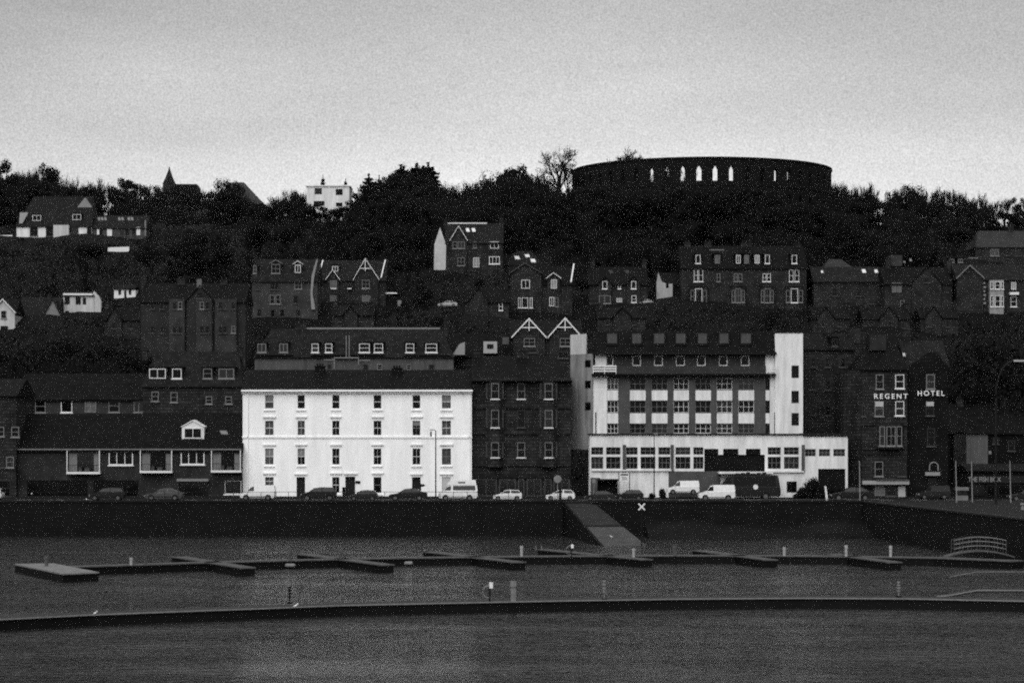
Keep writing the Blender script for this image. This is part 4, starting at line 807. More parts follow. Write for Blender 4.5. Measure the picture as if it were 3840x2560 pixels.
for x in (366, 378, 390, 442, 454, 478, 490): h.skylights((x, 816, x+9, 827), m=GREYP)
for x in (372, 450, 470, 495): h.wins((x, 858, x+14, 884, 'ds'))
h.part('white_panel', 364, 855, 372, 885, PAINT, -.12); h.part('white_panel', 402, 856, 420, 885, PAINT, -.12); h.part('white_panel', 512, 852, 526, 882, PAINT, -.12); h.part('drainpipe', 543, 826, 548, 885, GREYP, -.2)
h = HH('edge_house', 'sliver of a pale house at the upper left edge', -90, 16, 842, 790, 740, depth=8, wall=PALEWALL, roof=SLATE); h.wins((0, 800, 9, 818, 'k'))
def simple_wall(name, label, x0, x1, y0, y1, Y, m, cat='wall', tilt=0):
    q = MB().loft([[(X(x0, Y), Y, Z(y1, Y)-.8), (X(x0, Y), Y+.3, Z(y1, Y)-.8), (X(x0, Y), Y+.3, Z(y0, Y)), (X(x0, Y), Y, Z(y0, Y))], [(X(x1, Y), Y, Z(y1-tilt, Y)-.8), (X(x1, Y), Y+.3, Z(y1-tilt, Y)-.8), (X(x1, Y), Y+.3, Z(y0-tilt, Y)), (X(x1, Y), Y, Z(y0-tilt, Y))]])
    PROT.append((x0-3, x1+3, y0-3, y1, Y, 1)); return tag(q.build(name, m, origin=Vector((X(x0, Y), Y, Z(y1, Y)))), label, cat)
simple_wall('garden_wall', 'short bright white garden wall below the hilltop house', 404, 484, 928, 939, YB(939), PAINT, tilt=3)
simple_wall('garden_wall', 'thin white wall top at the far upper left edge', -60, 46, 884, 888, YB(888), PAINT, tilt=3)
PROT.append((1618, 1672, 840, 1008, YB(1010), 9)); PROT_C = len(PROT)
h = House('cube_house', 'white flat-roofed cube house on the skyline with two dark square windows', 575.0, 1150, 1310, 786, 700, 696, depth=9, wall=OFFW, sink=6, roofless=True, holes=[(1180, 706, 1207, 729, 'kd'), (1259, 709, 1285, 732, 'kd'), (1176, 754, 1217, 772, 'kd'), (1260, 760, 1284, 775, 'kd')])
PROT[PROT_C] = (1150, 1310, 690, 768, 575, 9)
h.part('roof_slab', 1146, 695, 1314, 699.5, OFFW, -.3, 9.2)
# far skyline: church spire and roofs in the mist
Yc = 1420.0
t = thing('church', 'distant misty church with a pointed spire on the left skyline', 'church', (X(632, Yc), Yc, Z(760, Yc)))
c, w = X(632, Yc), (X(654, Yc)-X(611, Yc))/2
MB().box(c-w, c+w, Yc, Yc+2*w, Z(760, Yc), Z(688, Yc)).build('tower', STONE2, t)
MB().loft([[(c+w*1.05*s*f, Yc+w+w*1.05*u*f, Z(y, Yc)) for s, u in ((-1, -1), (1, -1), (1, 1), (-1, 1))] for f, y in ((1, 689), (.55, 664), (.2, 640), (.02, 622))]).build('spire', SLATE, t)
MB().prism_y([(c+w, Z(760, Yc)), (X(742, Yc), Z(760, Yc)), (X(742, Yc), Z(700, Yc)), (X(735, Yc), Z(689, Yc)), (c+w, Z(689, Yc))], Yc+2, Yc+14).build('nave', SLATE, t)
h = House('skyline_hall', 'grey hall roof sloping down the skyline left of the cube house', 640.0, 842, 985, 800, 760, 684, depth=16, wall=STONE2, roof=LEADR, sink=4, hip=0, hipr=6, cat='building')
# ------------------------------------------------------------------ the round tower
TC, TR, TT = Vector((X(2630, 560), 560.0)), 30.0, 1.1
zt, zb = 72.1, 56.0
t = thing('round_tower', 'huge dark round stone colosseum with pointed arches on the hilltop', 'monument', (TC.x, TC.y, 60))
def blk(m, a0, a1, z0, z1, r0=TR-TT, r1=TR, n=2):
    rings = []
    for i in range(n+1):
        a = a0 + (a1-a0)*i/n; c, s = math.sin(a), -math.cos(a)
        rings.append([(TC.x+r1*c, TC.y+r1*s, z0), (TC.x+r0*c, TC.y+r0*s, z0), (TC.x+r0*c, TC.y+r0*s, z1), (TC.x+r1*c, TC.y+r1*s, z1)])
    m.loft(rings)
q = MB(); NB = 52; da = 2*PI/NB; hw = .56/TR
for k in range(NB):
    a = k*da + .024
    blk(q, a+hw, a+da-hw, zb, zt)
    blk(q, a-hw, a+hw, zb, 60.2); blk(q, a-hw, a+hw, 64.9, 67.2); blk(q, a-hw, a+hw, 70.6, zt)
    for zs, za in ((69.5, 70.6), (63.9, 64.9)):                  # pointed arch heads
        for s in (-1, 1):
            n = 3
            for i in range(n):
                f0, f1 = i/n, (i+1)/n
                a0, a1 = a + s*hw*(1-f0**1.0*.98), a + s*hw*(1-f1*.98)
                zz = zs + (za-zs)*((f0+f1)/2)**.7
                blk(q, min(a0, a1), max(a0, a1), zz, za, n=1)
q.build('ring_wall', STONE3, t)
q = MB(); blk(q, 0, 2*PI, zt+.003, zt+.35, TR-TT-.15, TR+.22, 104); blk(q, 0, 2*PI, 66.2, 66.45, TR-.1, TR+.18, 104); q.build('coping', STONE3, t)
PROT.append((2150, 3110, 596, 690, 530, 0))
PROT.append((2940, 3020, 596, 745, 530, 0))
# ================================================================== vehicles
PROF = {
 'hatch': dict(L=4.1, W=1.74, body=[(0,.32),(0,.58),(.03,.72),(.25,.92),(.60,.97),(.97,1.0),(1,.85),(1,.42),(.96,.26),(.04,.24)], cab=[(.22,.92),(.40,1.42),(.60,1.50),(.88,1.44),(.985,1.0)], bp=.60, wx=(.17,.82), wr=.31),
 'suv': dict(L=4.4, W=1.85, body=[(0,.42),(0,.75),(.03,.9),(.25,1.05),(.60,1.1),(.97,1.12),(1,.95),(1,.5),(.97,.34),(.04,.34)], cab=[(.22,1.05),(.37,1.55),(.60,1.66),(.92,1.60),(.985,1.12)], bp=.6, wx=(.18,.82), wr=.36),
 'saloon': dict(L=4.6, W=1.8, body=[(0,.32),(0,.56),(.03,.70),(.27,.88),(.62,.93),(.97,.96),(1,.85),(1,.42),(.96,.26),(.04,.24)], cab=[(.25,.88),(.42,1.36),(.60,1.44),(.74,1.40),(.92,.95)], bp=.6, wx=(.18,.80), wr=.32),
 'van': dict(L=4.3, W=1.8, body=[(0,.36),(0,.66),(.03,.82),(.2,1.02),(.6,1.05),(.98,1.05),(1,.95),(1,.42),(.97,.3),(.04,.3)], cab=[(.17,1.0),(.33,1.66),(.42,1.80),(.97,1.82),(.995,1.05)], bp=.41, wx=(.18,.80), wr=.32, van=True),
 'camper': dict(L=4.9, W=1.9, body=[(0,.36),(0,.78),(.02,.95),(.12,1.15),(.6,1.2),(.98,1.2),(1,1.05),(1,.45),(.97,.32),(.04,.32)], cab=[(.10,1.15),(.24,1.80),(.32,1.92),(.97,1.95),(.995,1.2)], bp=.33, wx=(.18,.79), wr=.34),
 'minibus': dict(L=7.2, W=2.1, body=[(0,.42),(0,.95),(.01,1.15),(.04,1.35),(.6,1.4),(.99,1.4),(1,1.2),(1,.55),(.98,.36),(.04,.36)], cab=[(.03,1.35),(.17,2.55),(.24,2.75),(.96,2.80),(.995,1.4)], bp=.22, wx=(.14,.76), wr=.40),
}
def vehicle(name, kind, label, px0, px1, Y, m, z=3.78, cat='car', group='vehicles parked along the seafront', rot=0, ybase=None):
    P = PROF[kind]; x0, x1 = X(px0, Y), X(px1, Y); Lx = x1-x0; sc = Lx/P['L']; W = P['W']
    if ybase: z = Z(ybase, Y)
    org = Vector((x0, Y, z)); t = thing(name, label, cat, org, rot, group); t['org'] = org
    s = max(.8, min(1.15, sc)); hw = W/2
    def bd(u, zz): return (x0 + u*Lx, z + zz*s)
    q = MB(); rings = []
    for y, k in ((-hw, .965), (-hw+.12, 1), (hw-.12, 1), (hw, .965)):
        rings.append([(x0 + (.5+(u-.5)*k)*Lx, Y+y, z + (.62+(zz-.62)*(k if zz > .6 else 1))*s) for u, zz in P['body']])
    q.loft(rings); b = q.build('body', m, t, smooth=False)
    cb = P['cab']; zb, zt = min(c[1] for c in cb), max(c[1] for c in cb)
    def cy(zz, e=0): return hw - .07 - .13*(zz-zb)/(zt-zb) + e
    MB().loft([[(x0+u*Lx, Y-cy(zz), z+zz*s) for u, zz in cb], [(x0+u*Lx, Y+cy(zz), z+zz*s) for u, zz in cb]]).build('cabin', m, t)
    # glass: side panes split at the pillar, windscreen, rear window
    def inset(pts, k=.80):
        mx = sum(p[0] for p in pts)/len(pts); mz = sum(p[1] for p in pts)/len(pts)
        return [(mx+(p[0]-mx)*(k+.08), mz+(p[1]-mz)*k) for p in pts]
    def top_at(u):
        for (a, c), (b2, d) in zip(cb, cb[1:]):
            if a <= u <= b2: return c + (d-c)*(u-a)/(b2-a)
        return zb
    bp = P['bp']; zl = zb + .06
    up = [p for p in cb if p[0] < bp-.01 and p[1] > zb+.1]
    fro = [(cb[0][0]+.02, zl)] + up + [(bp, top_at(bp)), (bp, zl)]
    panes = [inset(fro)]
    if not P.get('van'):
        up2 = [p for p in cb if p[0] > bp+.01 and p[1] > zb+.1]
        panes.append(inset([(bp, zl), (bp, top_at(bp))] + up2 + [(cb[-1][0]-.01, zl)]))
    for pp in panes:
        for sg in (-1, 1): MB().loft([[(x0+u*Lx, Y+sg*cy(zz, .012), z+zz*s) for u, zz in pp], [(x0+u*Lx, Y+sg*cy(zz, -.05), z+zz*s) for u, zz in pp]]).build('side_window', CGLASS, t)
    for i, j, nm in ((0, 1, 'windscreen'), (len(cb)-1, len(cb)-2, 'rear_window')):
        a, c = cb[i], cb[j]; d = -.012 if i == 0 else .012
        f0, f1 = (.12, .9); pa = (a[0]+(c[0]-a[0])*f0, a[1]+(c[1]-a[1])*f0); pc = (a[0]+(c[0]-a[0])*f1, a[1]+(c[1]-a[1])*f1)
        if P.get('van') and i: continue
        q = MB().loft([[(x0+u*Lx+dd, Y-cy(zz)+.1, z+zz*s), (x0+u*Lx+dd, Y+cy(zz)-.1, z+zz*s)][::1] + [(x0+u2*Lx+dd, Y+cy(z2)-.1, z+z2*s), (x0+u2*Lx+dd, Y-cy(z2)+.1, z+z2*s)] for dd, (u, zz), (u2, z2) in ((d*2, pa, pc), (-d*2, pa, pc))]); q.build(nm, CGLASS, t)
    wr = P['wr']*s
    for wx in P['wx']:
        for sg in (-1, 1):
            c = x0+wx*Lx; y0, y1 = sorted((Y+sg*(hw+.015), Y+sg*(hw-.2)))
            wch = MB().disc_y(c, y0, y1, z+wr, wr, 18).build('wheel', TYRE, t)
            yo = Y+sg*(hw+.03); y0, y1 = sorted((yo, Y+sg*(hw-.02)))
            MB().disc_y(c, y0, y1, z+wr, wr*.62, 14).build('rim', RIM, wch)
            q = MB()                                        # wheel arch lip
            for k in range(8):
                a0, a1 = k*PI/8, (k+1)*PI/8; y0, y1 = sorted((Y+sg*(hw+.008), Y+sg*(hw-.1)))
                q.prism_y([(c+wr*1.02*math.cos(a0), z+wr+wr*1.02*math.sin(a0)), (c+wr*1.2*math.cos(a0), z+wr+wr*1.2*math.sin(a0)), (c+wr*1.2*math.cos(a1), z+wr+wr*1.2*math.sin(a1)), (c+wr*1.02*math.cos(a1), z+wr+wr*1.02*math.sin(a1))], y0, y1)
            q.build('wheel_arch', TYRE, b)
    hz_ = z + P['body'][2][1]*s - .12
    for sg in (-1, 1):
        MB().box(x0-.01, x0+.16, Y+sg*(hw-.45), Y+sg*(hw-.02), hz_-.08, hz_+.04).build('headlight', LAMPM, t)
        MB().box(x1-.10, x1+.012, Y+sg*(hw-.35), Y+sg*(hw-.03), z+(P['body'][5][1]-.22)*s, z+(P['body'][5][1]-.06)*s).build('tail_light', DIMP, t)
    MB().box(x0+Lx*.27, x0+Lx*.74, Y-hw-.012, Y-hw+.03, z+.36*s, z+.44*s).build('sill_trim', TYRE, t)
    for sg in (-1, 1): MB().ball((x0+(cb[0][0]+.06)*Lx, Y+sg*(hw+.04), z+(zb+.1)*s), (.07, .1, .07), 7, 5).build('wing_mirror', m, t)
    return t
YV = 288.5
vehicle('parked_car', 'suv', 'white car fragment cut off by the left edge', -110, 12, YV, CARW)
vehicle('parked_car', 'hatch', 'almost black car parked below the dark shopfront at the far left', 338, 470, YV, CARD)
vehicle('parked_car', 'saloon', 'dark saloon with a bright roof outline below the brick range', 545, 688, YV+1, mat('steel_car_paint', .035, .4, .2, 2, spec=.5))
v = vehicle('parked_van', 'van', 'small white van at the left corner of the white building', 902, 1034, YV+1.5, CARW, cat='van')
vehicle('parked_car', 'suv', 'dark off-road car in front of the two left doors of the white building', 1130, 1262, YV, CARD)
vehicle('parked_car', 'hatch', 'dark small hatchback in front of the middle door of the white building', 1310, 1416, YV, CARG)
vehicle('parked_car', 'saloon', 'long low dark car just left of the lamp post', 1457, 1602, YV, CARD)
c = vehicle('camper_van', 'camper', 'white high-roofed camper van at the right end of the white building', 1645, 1792, YV, CARW, cat='camper van')
xa_, xb_ = X(1690, YV), X(1786, YV); zz = 3.78+1.95
q = MB(); q.loft([[(xa_-.5+.0, YV-.72, zz-.06), (xb_+.02, YV-.72, zz-.06), (xb_+.02, YV+.72, zz-.06), (xa_-.5, YV+.72, zz-.06)], [(xa_, YV-.66, zz+.50), (xb_-.1, YV-.66, zz+.50), (xb_-.1, YV+.66, zz+.50), (xa_, YV+.66, zz+.50)]]); q.build('raised_roof', CARW, c)
MB().box(xa_+.9, xb_-1.3, YV-.74, YV-.6, zz+.15, zz+.28).build('roof_vent', METAL, c)
vehicle('parked_car', 'hatch', 'pale silver hatchback in front of the tenement', 1849, 1958, YV, CARW)
vehicle('parked_car', 'hatch', 'small white car behind the dark post at the top of the slipway', 2046, 2156, YV, CARW)
vehicle('parked_car', 'saloon', 'dark car with pale bonnet glints right of the slipway head', 2192, 2306, YV, CARG)
vehicle('parked_car', 'hatch', 'dark rounded car right beside another dark one below the hotel sign board', 2308, 2412, YV+2, CARD)
vehicle('parked_van', 'van', 'white van standing higher on the hotel forecourt', 2500, 2622, 295.0, CARW, cat='van', ybase=1853)
vehicle('parked_van', 'van', 'brighter white van nearest the quay edge in front of the hotel', 2618, 2756, YV, CARW, cat='van')
v = vehicle('minibus', 'minibus', 'long dark minibus with a round white emblem and a loaded roof', 2690, 2924, 293.5, CARD, cat='minibus', ybase=1872)
q = MB().disc_y(X(2834, 292.3), 292.40, 292.52, Z(1825, 292.4), .30, 18); q.build('emblem', PAINT, v)
q = MB()
for i in range(6): a = X(2760+i*20, 293); q.box(a, a+.45, 293.0, 294.0, Z(1782, 293), Z(1774-(i % 3)*2, 293))
q.build('roof_load', METAL, v)
vehicle('parked_car', 'saloon', 'dark low car with faint outlines in front of the lettered hotel', 3112, 3272, YV, CARD)
vehicle('parked_van', 'van', 'dim van with pale patches outside the gabled wing of the lettered hotel', 3440, 3560, 294.0, CARG, cat='van')
vehicle('parked_car', 'saloon', 'dark car with a pale tail at the right edge', 3780, 3920, 286.0, CARG)
vehicle('hillside_car', 'saloon', 'white car parked on the hillside lane above the long grey block', 1642, 1716, YB(1152), CARS, ybase=1151, group='cars on the hillside')
vehicle('hillside_car', 'saloon', 'white car half hidden beside the gablet cottage', 2396, 2450, YB(1146), CARS, ybase=1146, group='cars on the hillside')
PROT.append((1630, 1725, 1120, 1150, YB(1152), 3)); PROT.append((2390, 2456, 1120, 1146, YB(1146), 3))
# ================================================================== street furniture
def post(name, label, cat, px, y0, y1, Y, r=.06, m=METAL, lean=0, group=None, extra=None, zb=None):
    z0 = zb if zb is not None else Z(y1, Y); t = thing(name, label, cat, (X(px, Y), Y, z0), 0, group)
    MB().tube([(X(px, Y), Y, z0), (X(px+lean, Y), Y, Z(y0, Y))], [r, r*.7], 8).build('pole', m, t)
    if extra: extra(t)
    return t
def lamp_head(t, px, y, Y, dx=-.9):
    a = X(px, Y); z = Z(y, Y); MB().tube([(a, Y, z-.03), (a+dx*.5, Y, z+.12), (a+dx, Y, z+.1)], .035, 6).build('arm', METAL, t)
    MB().box(a+dx-.35, a+dx+.1, Y-.12, Y+.12, z+.02, z+.14).build('lamp', GALV, t)
post('street_lamp', 'slim lamp post in front of the right end of the white building', 'street lamp', 1634, 1614, 1868, 287, .085, METAL, extra=lambda t: (lamp_head(t, 1634, 1614, 287, -.35), MB().box(X(1613, 287), X(1619, 287), 286.9, 287.1, Z(1636, 287), Z(1617, 287)).build('banner', METAL, t)))
post('street_lamp', 'thin dark pole in front of the hotel front wing', 'lamp post', 2453, 1628, 1868, 287, .07, METAL, extra=lambda t: lamp_head(t, 2453, 1628, 287, .3))
for px, y0, y1, l, lab in ((3223, 1728, 1880, 2, 'pale flagpole left of the pale shop fascia'), (3584, 1727, 1900, 4, 'pale flagpole right of the gabled wing'), (3643, 1728, 1905, 4, 'pale flagpole in front of the takeaway lettering'), (3787, 1728, 1905, 4, 'pale flagpole nearest the right edge')):
    post('flagpole', lab, 'flagpole', px+l, y0, y1, 281 if px < 3500 else 276, .07, GALV, lean=-l, group='flagpoles on the quay')
def curve_lamp(t):
    Y = 270; pts = [(X(3735, Y), Y, 3.9), (X(3735, Y), Y, Z(1500, Y))]; q = MB()
    for i in range(9):
        a = PI/2*i/8; pts.append((X(3735+70*(1-math.cos(a)), Y), Y, Z(1480-128*math.sin(a), Y)))
    q.tube(pts, [.12]*2+[.09]*9, 8).build('pole', METAL, t)
    MB().box(X(3800, Y), X(3845, Y), Y-.2, Y+.2, Z(1356, Y), Z(1349, Y)).build('lamp', mat('lamp_casing', .3), t)
t = thing('quay_lamp', 'tall curved lamp post with a pale head at the right edge', 'street lamp', (X(3735, 270), 270, 3.9)); curve_lamp(t)
post('marker_post', 'short leaning white post beside the dark car', 'post', 3102, 1822, 1870, 285, .16, PAINT, lean=-7, zb=3.78)
t = post('gate_post', 'thick dark post at the head of the slipway', 'post', 2101, 1806, 1884, 281.5, .17, METAL, zb=3.9)
def roundsign(t):
    MB().disc_y(X(2091, 284), 283.85, 283.9, Z(1795, 284), .45, 18).build('sign_disc', GREYP, t)
post('road_sign', 'round grey road sign behind the dark slipway post', 'road sign', 2091, 1800, 1880, 284, .05, GALV, extra=roundsign, zb=3.9)
t = thing('sign_board', 'white notice board on two posts in front of the hotel wing', 'sign', (X(2341, 295), 295, 3.78))
for px in (2321, 2361): MB().box(X(px, 295)-.05, X(px, 295)+.05, 294.95, 295.05, 3.7, Z(1771, 295)).build('post', METAL, t)
bd_ = MB().box(X(2324, 295), X(2358, 295), 294.93, 295.0, Z(1804, 295), Z(1773, 295)).build('board', PAINT, t)
q = MB().box(X(2327, 295), X(2355, 295), 294.9, 294.928, Z(1781, 295), Z(1776, 295)); q.build('header', METAL, bd_)
q = MB()
for i in range(3): q.box(X(2331, 295), X(2331+18+i*2, 295), 294.91, 294.928, Z(1788+i*5, 295), Z(1786+i*5, 295))
q.build('print_line', GREYP, bd_)
post('small_sign', 'small pale sign left of the dark shelter', 'sign', 2227, 1796, 1850, 293, .04, GALV, extra=lambda t: MB().box(X(2221, 293), X(2233, 293), 292.9, 292.95, Z(1810, 293), Z(1795, 293)).build('plate', GREYP, t), zb=3.78)
t = thing('bus_shelter', 'dark flat-roofed shelter left of the white notice board', 'shelter', (X(2278, 295), 295, 3.78))
MB().box(X(2240, 295), X(2316, 295), 295.2, 295.3, 3.8, Z(1800, 295)).box(X(2240, 295), X(2242, 295), 294.2, 295.2, 3.8, Z(1800, 295)).box(X(2314, 295), X(2316, 295), 294.2, 295.2, 3.8, Z(1800, 295)).build('panel', STONE3, t)
MB().box(X(2238, 295), X(2318, 295), 294.0, 295.5, Z(1800, 295)+.003, Z(1795, 295)).build('roof', METAL, t)
t = post('finger_sign', 'dark pointed sign board behind the long low dark car', 'sign', 1578, 1812, 1868, 291, .06, METAL, zb=3.78)
MB().prism_y([(X(1572, 291), Z(1824, 291)), (X(1588, 291), Z(1824, 291)), (X(1597, 291), Z(1819, 291)), (X(1588, 291), Z(1814, 291)), (X(1572, 291), Z(1814, 291))], 290.85, 290.93).build('plate', METAL, t)
t = thing('gate_pier', 'dark block of masonry beside the middle door of the white building', 'gate pier', (X(1289, 298), 298, 3.9))
MB().box(X(1284, 298), X(1294, 298), 297.8, 298.4, 3.9, Z(1829, 298)).build('pier', STONE3, t); MB().box(X(1283, 298), X(1295, 298), 297.75, 298.45, Z(1829, 298)+.003, Z(1826, 298)).build('cap', STONE3, t)
t = thing('kiosk', 'pale two-tier cabinet between two flagpoles at the right', 'cabinet', (X(3607, 285), 285, 3.78))
MB().box(X(3587, 285), X(3628, 285), 284.6, 285.8, 3.8, Z(1857, 285)).build('cupboard', mat('dull_cabinet', .13), t); MB().box(X(3589, 285), X(3626, 285), 284.7, 285.7, Z(1857, 285)+.003, Z(1838, 285)).build('dark_panel', STONE2, t); MB().box(X(3585, 285), X(3630, 285), 284.5, 285.9, Z(1838, 285)+.003, Z(1826, 285)).build('roof', mat('dull_cabinet', .13), t)
t = thing('fence', 'low dark fence of posts along the forecourt right of the slipway', 'fence', (X(2700, 281), 281, 3.9)); q = MB().box(X(2225, 281), X(3300, 281), 280.95, 281.0, 4.1, 4.16)
q.build('rail', DIMP, t)
for i in range(24): MB().box(X(2230+i*46, 281)-.04, X(2230+i*46, 281)+.04, 281.0, 281.06, 3.9, 4.2).build('post', METAL, t)
# bollards near the far left
for px, y, lab in ((119, 1850, 'small bright bollard lamp, left of two on the left promenade'), (324, 1871, 'small bright bollard lamp, right of two on the left promenade')):
    t = thing('bollard', lab, 'bollard', (X(px, 282), 282, 3.9)); MB().tube([(X(px, 282), 282, 3.9), (X(px, 282), 282, Z(y, 282))], .06, 7).build('stem', METAL, t); MB().ball((X(px, 282), 282, Z(y, 282)), .1, 7, 5).build('cap', PAINT, t)
for px, lab in ((3835, 'pale mooring bollard on the quay at the right edge'),):
    t = tag(MB().tube([(X(px, 250), 250, 3.9), (X(px, 250), 250, 4.4), (X(px, 250), 250, 4.42), (X(px, 250), 250, 4.6)], [.2, .16, .28, .24], 10).build('bollard', GREYP, origin=Vector((X(px, 250), 250, 3.9))), lab, 'bollard')
# X beacon
t = thing('beacon', 'thin dark pole with a white X topmark beside the slipway', 'beacon', (X(2406, 254), 254, 0)); Yx = 254
MB().tube([(X(2406, Yx), Yx, -1), (X(2406, Yx), Yx, Z(1905, Yx))], [.08, .05], 8).build('pole', METAL, t)
q = MB(); c0, z0 = X(2406, Yx), Z(1899, Yx); k = .34; w = .075
for s in (-1, 1): q.prism_y([(c0-s*k-w*.7, z0-k+w*.7) if s > 0 else (c0+k+w*.7, z0-k+w*.7), (c0-s*k+w*.7, z0-k-w*.7) if s > 0 else (c0+k-w*.7, z0-k-w*.7), (c0+k+w*.7, z0+k-w*.7) if s > 0 else (c0-k-w*.7, z0+k-w*.7), (c0+k-w*.7, z0+k+w*.7) if s > 0 else (c0-k+w*.7, z0+k+w*.7)], Yx-.12 - (.03 if s > 0 else 0), Yx-.06)
q.build('topmark', PAINT, t)
# ================================================================== pontoons
ZP = .68  # deck height raised so the black float face also covers its water reflection
def PW(px, py, z=.68): Y = F*(CAMZ-z)/(py-HZ); return Vector((X(px, Y), Y))
def pontoon(name, label, front, width, zt=.68, m=DECK, group='floating pontoons', segs=True):
    pts = [PW(x, y, zt) for x, y in front]
    o = Vector((pts[0].x, pts[0].y, 0)); t = thing(name, label, 'pontoon', o, 0, group)
    d, h, e = MB(), MB(), MB()
    def ring(i, w0, w1, z0, z1):
        a = pts[min(i+1, len(pts)-1)] - pts[max(i-1, 0)]; a.normalize(); n = Vector((-a.y, a.x))
        if n.y < 0 and name == 'main_pontoon': n = -n
        p, q = pts[i]+n*w0, pts[i]+n*w1
        return [(p.x, p.y, z0), (q.x, q.y, z0), (q.x, q.y, z1), (p.x, p.y, z1)]
    R_ = range(len(pts))
    d.loft([ring(i, 0, width, zt-.1, zt) for i in R_]); h.loft([ring(i, .08, width-.08, -.4, zt-.104) for i in R_])
    e.loft([ring(i, -.07, -.004, zt-.05, zt+.03) for i in R_])
    d.build('deck', m, t); h.build('float', FLOATM, t); e.build('edge_board', m if m is DECK else GREYP, t)
    return t
main_far = [(285, 2125), (500, 2118), (750, 2110), (1000, 2103), (1250, 2097), (1500, 2092), (2000, 2086), (2500, 2083), (3000, 2084), (3500, 2091), (3790, 2103)]
pontoon('main_pontoon', 'long thin pontoon walkway beyond, carrying the slanting fingers', main_far, 2.2)
fing = [((640, 2086), (918, 2129), 'finger pontoon nearest the wide left platform'), ((1110, 2076), (1442, 2118), 'second finger pontoon from the left platform'), ((1582, 2067), (1938, 2108), 'finger pontoon in front of the camper van, third from the left platform'), ((2012, 2059), (2416, 2098), 'finger pontoon beside the beacon pole below the slipway'), ((2592, 2062), (2882, 2099), 'finger pontoon just right of the slipway foot'), ((3090, 2075), (3346, 2108), 'finger pontoon nearest the arched footbridge')]
for b_, f_, lab in fing:
    a, c = PW(*b_), PW(f_[0]-22, f_[1]-1.5); d = (c-a).normalized(); n = Vector((d.y, -d.x)); n = -n if n.y > 0 else n   # n points towards the camera
    pts = [a, c]; t = thing('finger_pontoon', lab, 'pontoon', (a.x, a.y, 0), 0, 'finger pontoons'); wd_ = 1.5
    def quad(w0, w1, e=0): return [tuple(a-d*e-n*w1), tuple(a-d*e-n*w0), tuple(c+d*e-n*w0), tuple(c+d*e-n*w1)]
    MB().prism_z(quad(0, wd_), ZP-.1, ZP).build('deck', DECK, t); MB().prism_z(quad(.08, wd_-.08, -.1), -.4, ZP-.104).build('float', FLOATM, t)
    MB().prism_z(quad(-.08, -.004), ZP-.05, ZP+.03).build('edge_board', DECK, t)
P = [PW(54, 2113), PW(234, 2150), PW(372, 2144), PW(200, 2111)]
t = thing('platform_pontoon', 'wide pale pontoon platform at the left end of the walkway', 'pontoon', (P[0].x, P[0].y, 0), 0, 'floating pontoons')
MB().prism_z([tuple(p) for p in P], ZP-.1, ZP+.01).build('deck', mat('pale_decking', 0.16, .7, .3, 1.2, .2, 8), t)
cc = sum(P, Vector((0, 0)))/4; MB().prism_z([tuple(cc+(p-cc)*.985) for p in P], -.4, ZP-.104).build('float', FLOATM, t)
near = [(-300, 2338), (0, 2321), (330, 2304), (696, 2290), (1000, 2279), (1280, 2268), (1700, 2259), (2100, 2251), (2560, 2244), (3000, 2241), (3400, 2243), (3840, 2252), (4200, 2262)]
t = pontoon('main_pontoon', 'long dark pontoon curving across the foreground water', near, 2.6, ZP, DECK2)
# fenders on the far walkway face
for px, py, w, lab in ((956, 2116, 44, 'pale fender on the pontoon face, leftmost of the three'), (1088, 2116, 38, 'pale fender on the pontoon face, below the second finger'), (1532, 2108, 32, 'pale fender on the pontoon face, left of the third finger')):
    Y = PW(px, py-15).y - .2; tag(MB().tube([(X(px-w/2, Y), Y, .28), (X(px-w/2+4, Y), Y, .28), (X(px+w/2-4, Y), Y, .28), (X(px+w/2, Y), Y, .28)], [.06, .17, .17, .06], 10).build('fender', GREYP, origin=Vector((X(px, Y), Y, .2))), lab, 'fender', 'fenders on the walkway')
PEDM = mat('pedestal_plastic', .30, .6, .2, 4)
def pedestal(px, y0, y1, lab, kind=0, m=PEDM, zt=.68, r=.13):
    p = PW(px, y1, zt); Y = p.y; h = (y1-y0)*Y/F; x = p.x
    t = thing('service_pedestal', lab, 'pedestal', (x, Y, zt), 0, 'service pedestals on the pontoons')
    if kind == 0:
        MB().prism_z([(x+r*math.cos(a*PI/4), Y+r*math.sin(a*PI/4)) for a in range(8)], zt, zt+h*.72).build('body', m, t)
        MB().prism_z([(x+r*1.25*math.cos(a*PI/4), Y+r*1.25*math.sin(a*PI/4)) for a in range(8)], zt+h*.72+.003, zt+h).build('head', m, t)
    elif kind == 1:                                     # dark post ringed with sockets
        MB().tube([(x, Y, zt), (x, Y, zt+h*.98)], .05, 8).build('body', m, t); q = MB()
        for i in range(4): z = zt + h*(.35+.18*i); q.tube([(x, Y, z), (x, Y, z+.1)], .13, 8)
        q.build('ring', m, t); MB().box(x-.16, x+.16, Y-.16, Y+.16, zt, zt+.1).build('base', FLOATM, t)
    return t
pedestal(1956, 2046, 2086, 'pale service pedestal left of the hose stand on the far walkway'); pedestal(2376, 2056, 2088, 'dim service pedestal beside the beacon pole'); pedestal(2532, 2044, 2083, 'leaning pale pedestal right of the beacon pole', m=DECK, r=.18)
pedestal(2941, 2050, 2083, 'service pedestal, third from the arched footbridge'); pedestal(3173, 2043, 2085, 'service pedestal, second from the arched footbridge'); pedestal(3340, 2045, 2087, 'service pedestal nearest the arched footbridge')
pedestal(492, 2090, 2117, 'dim pedestal on the walkway right of the left platform'); pedestal(546, 2082, 2116, 'thin dim pedestal on the walkway, second right of the left platform', m=DIMP)
pedestal(1090, 2062, 2100, 'dim pedestal beside the second finger', m=DIMP)
pedestal(174, 2083, 2122, 'pale dark-topped post standing on the left platform', m=DECK, r=.15); 
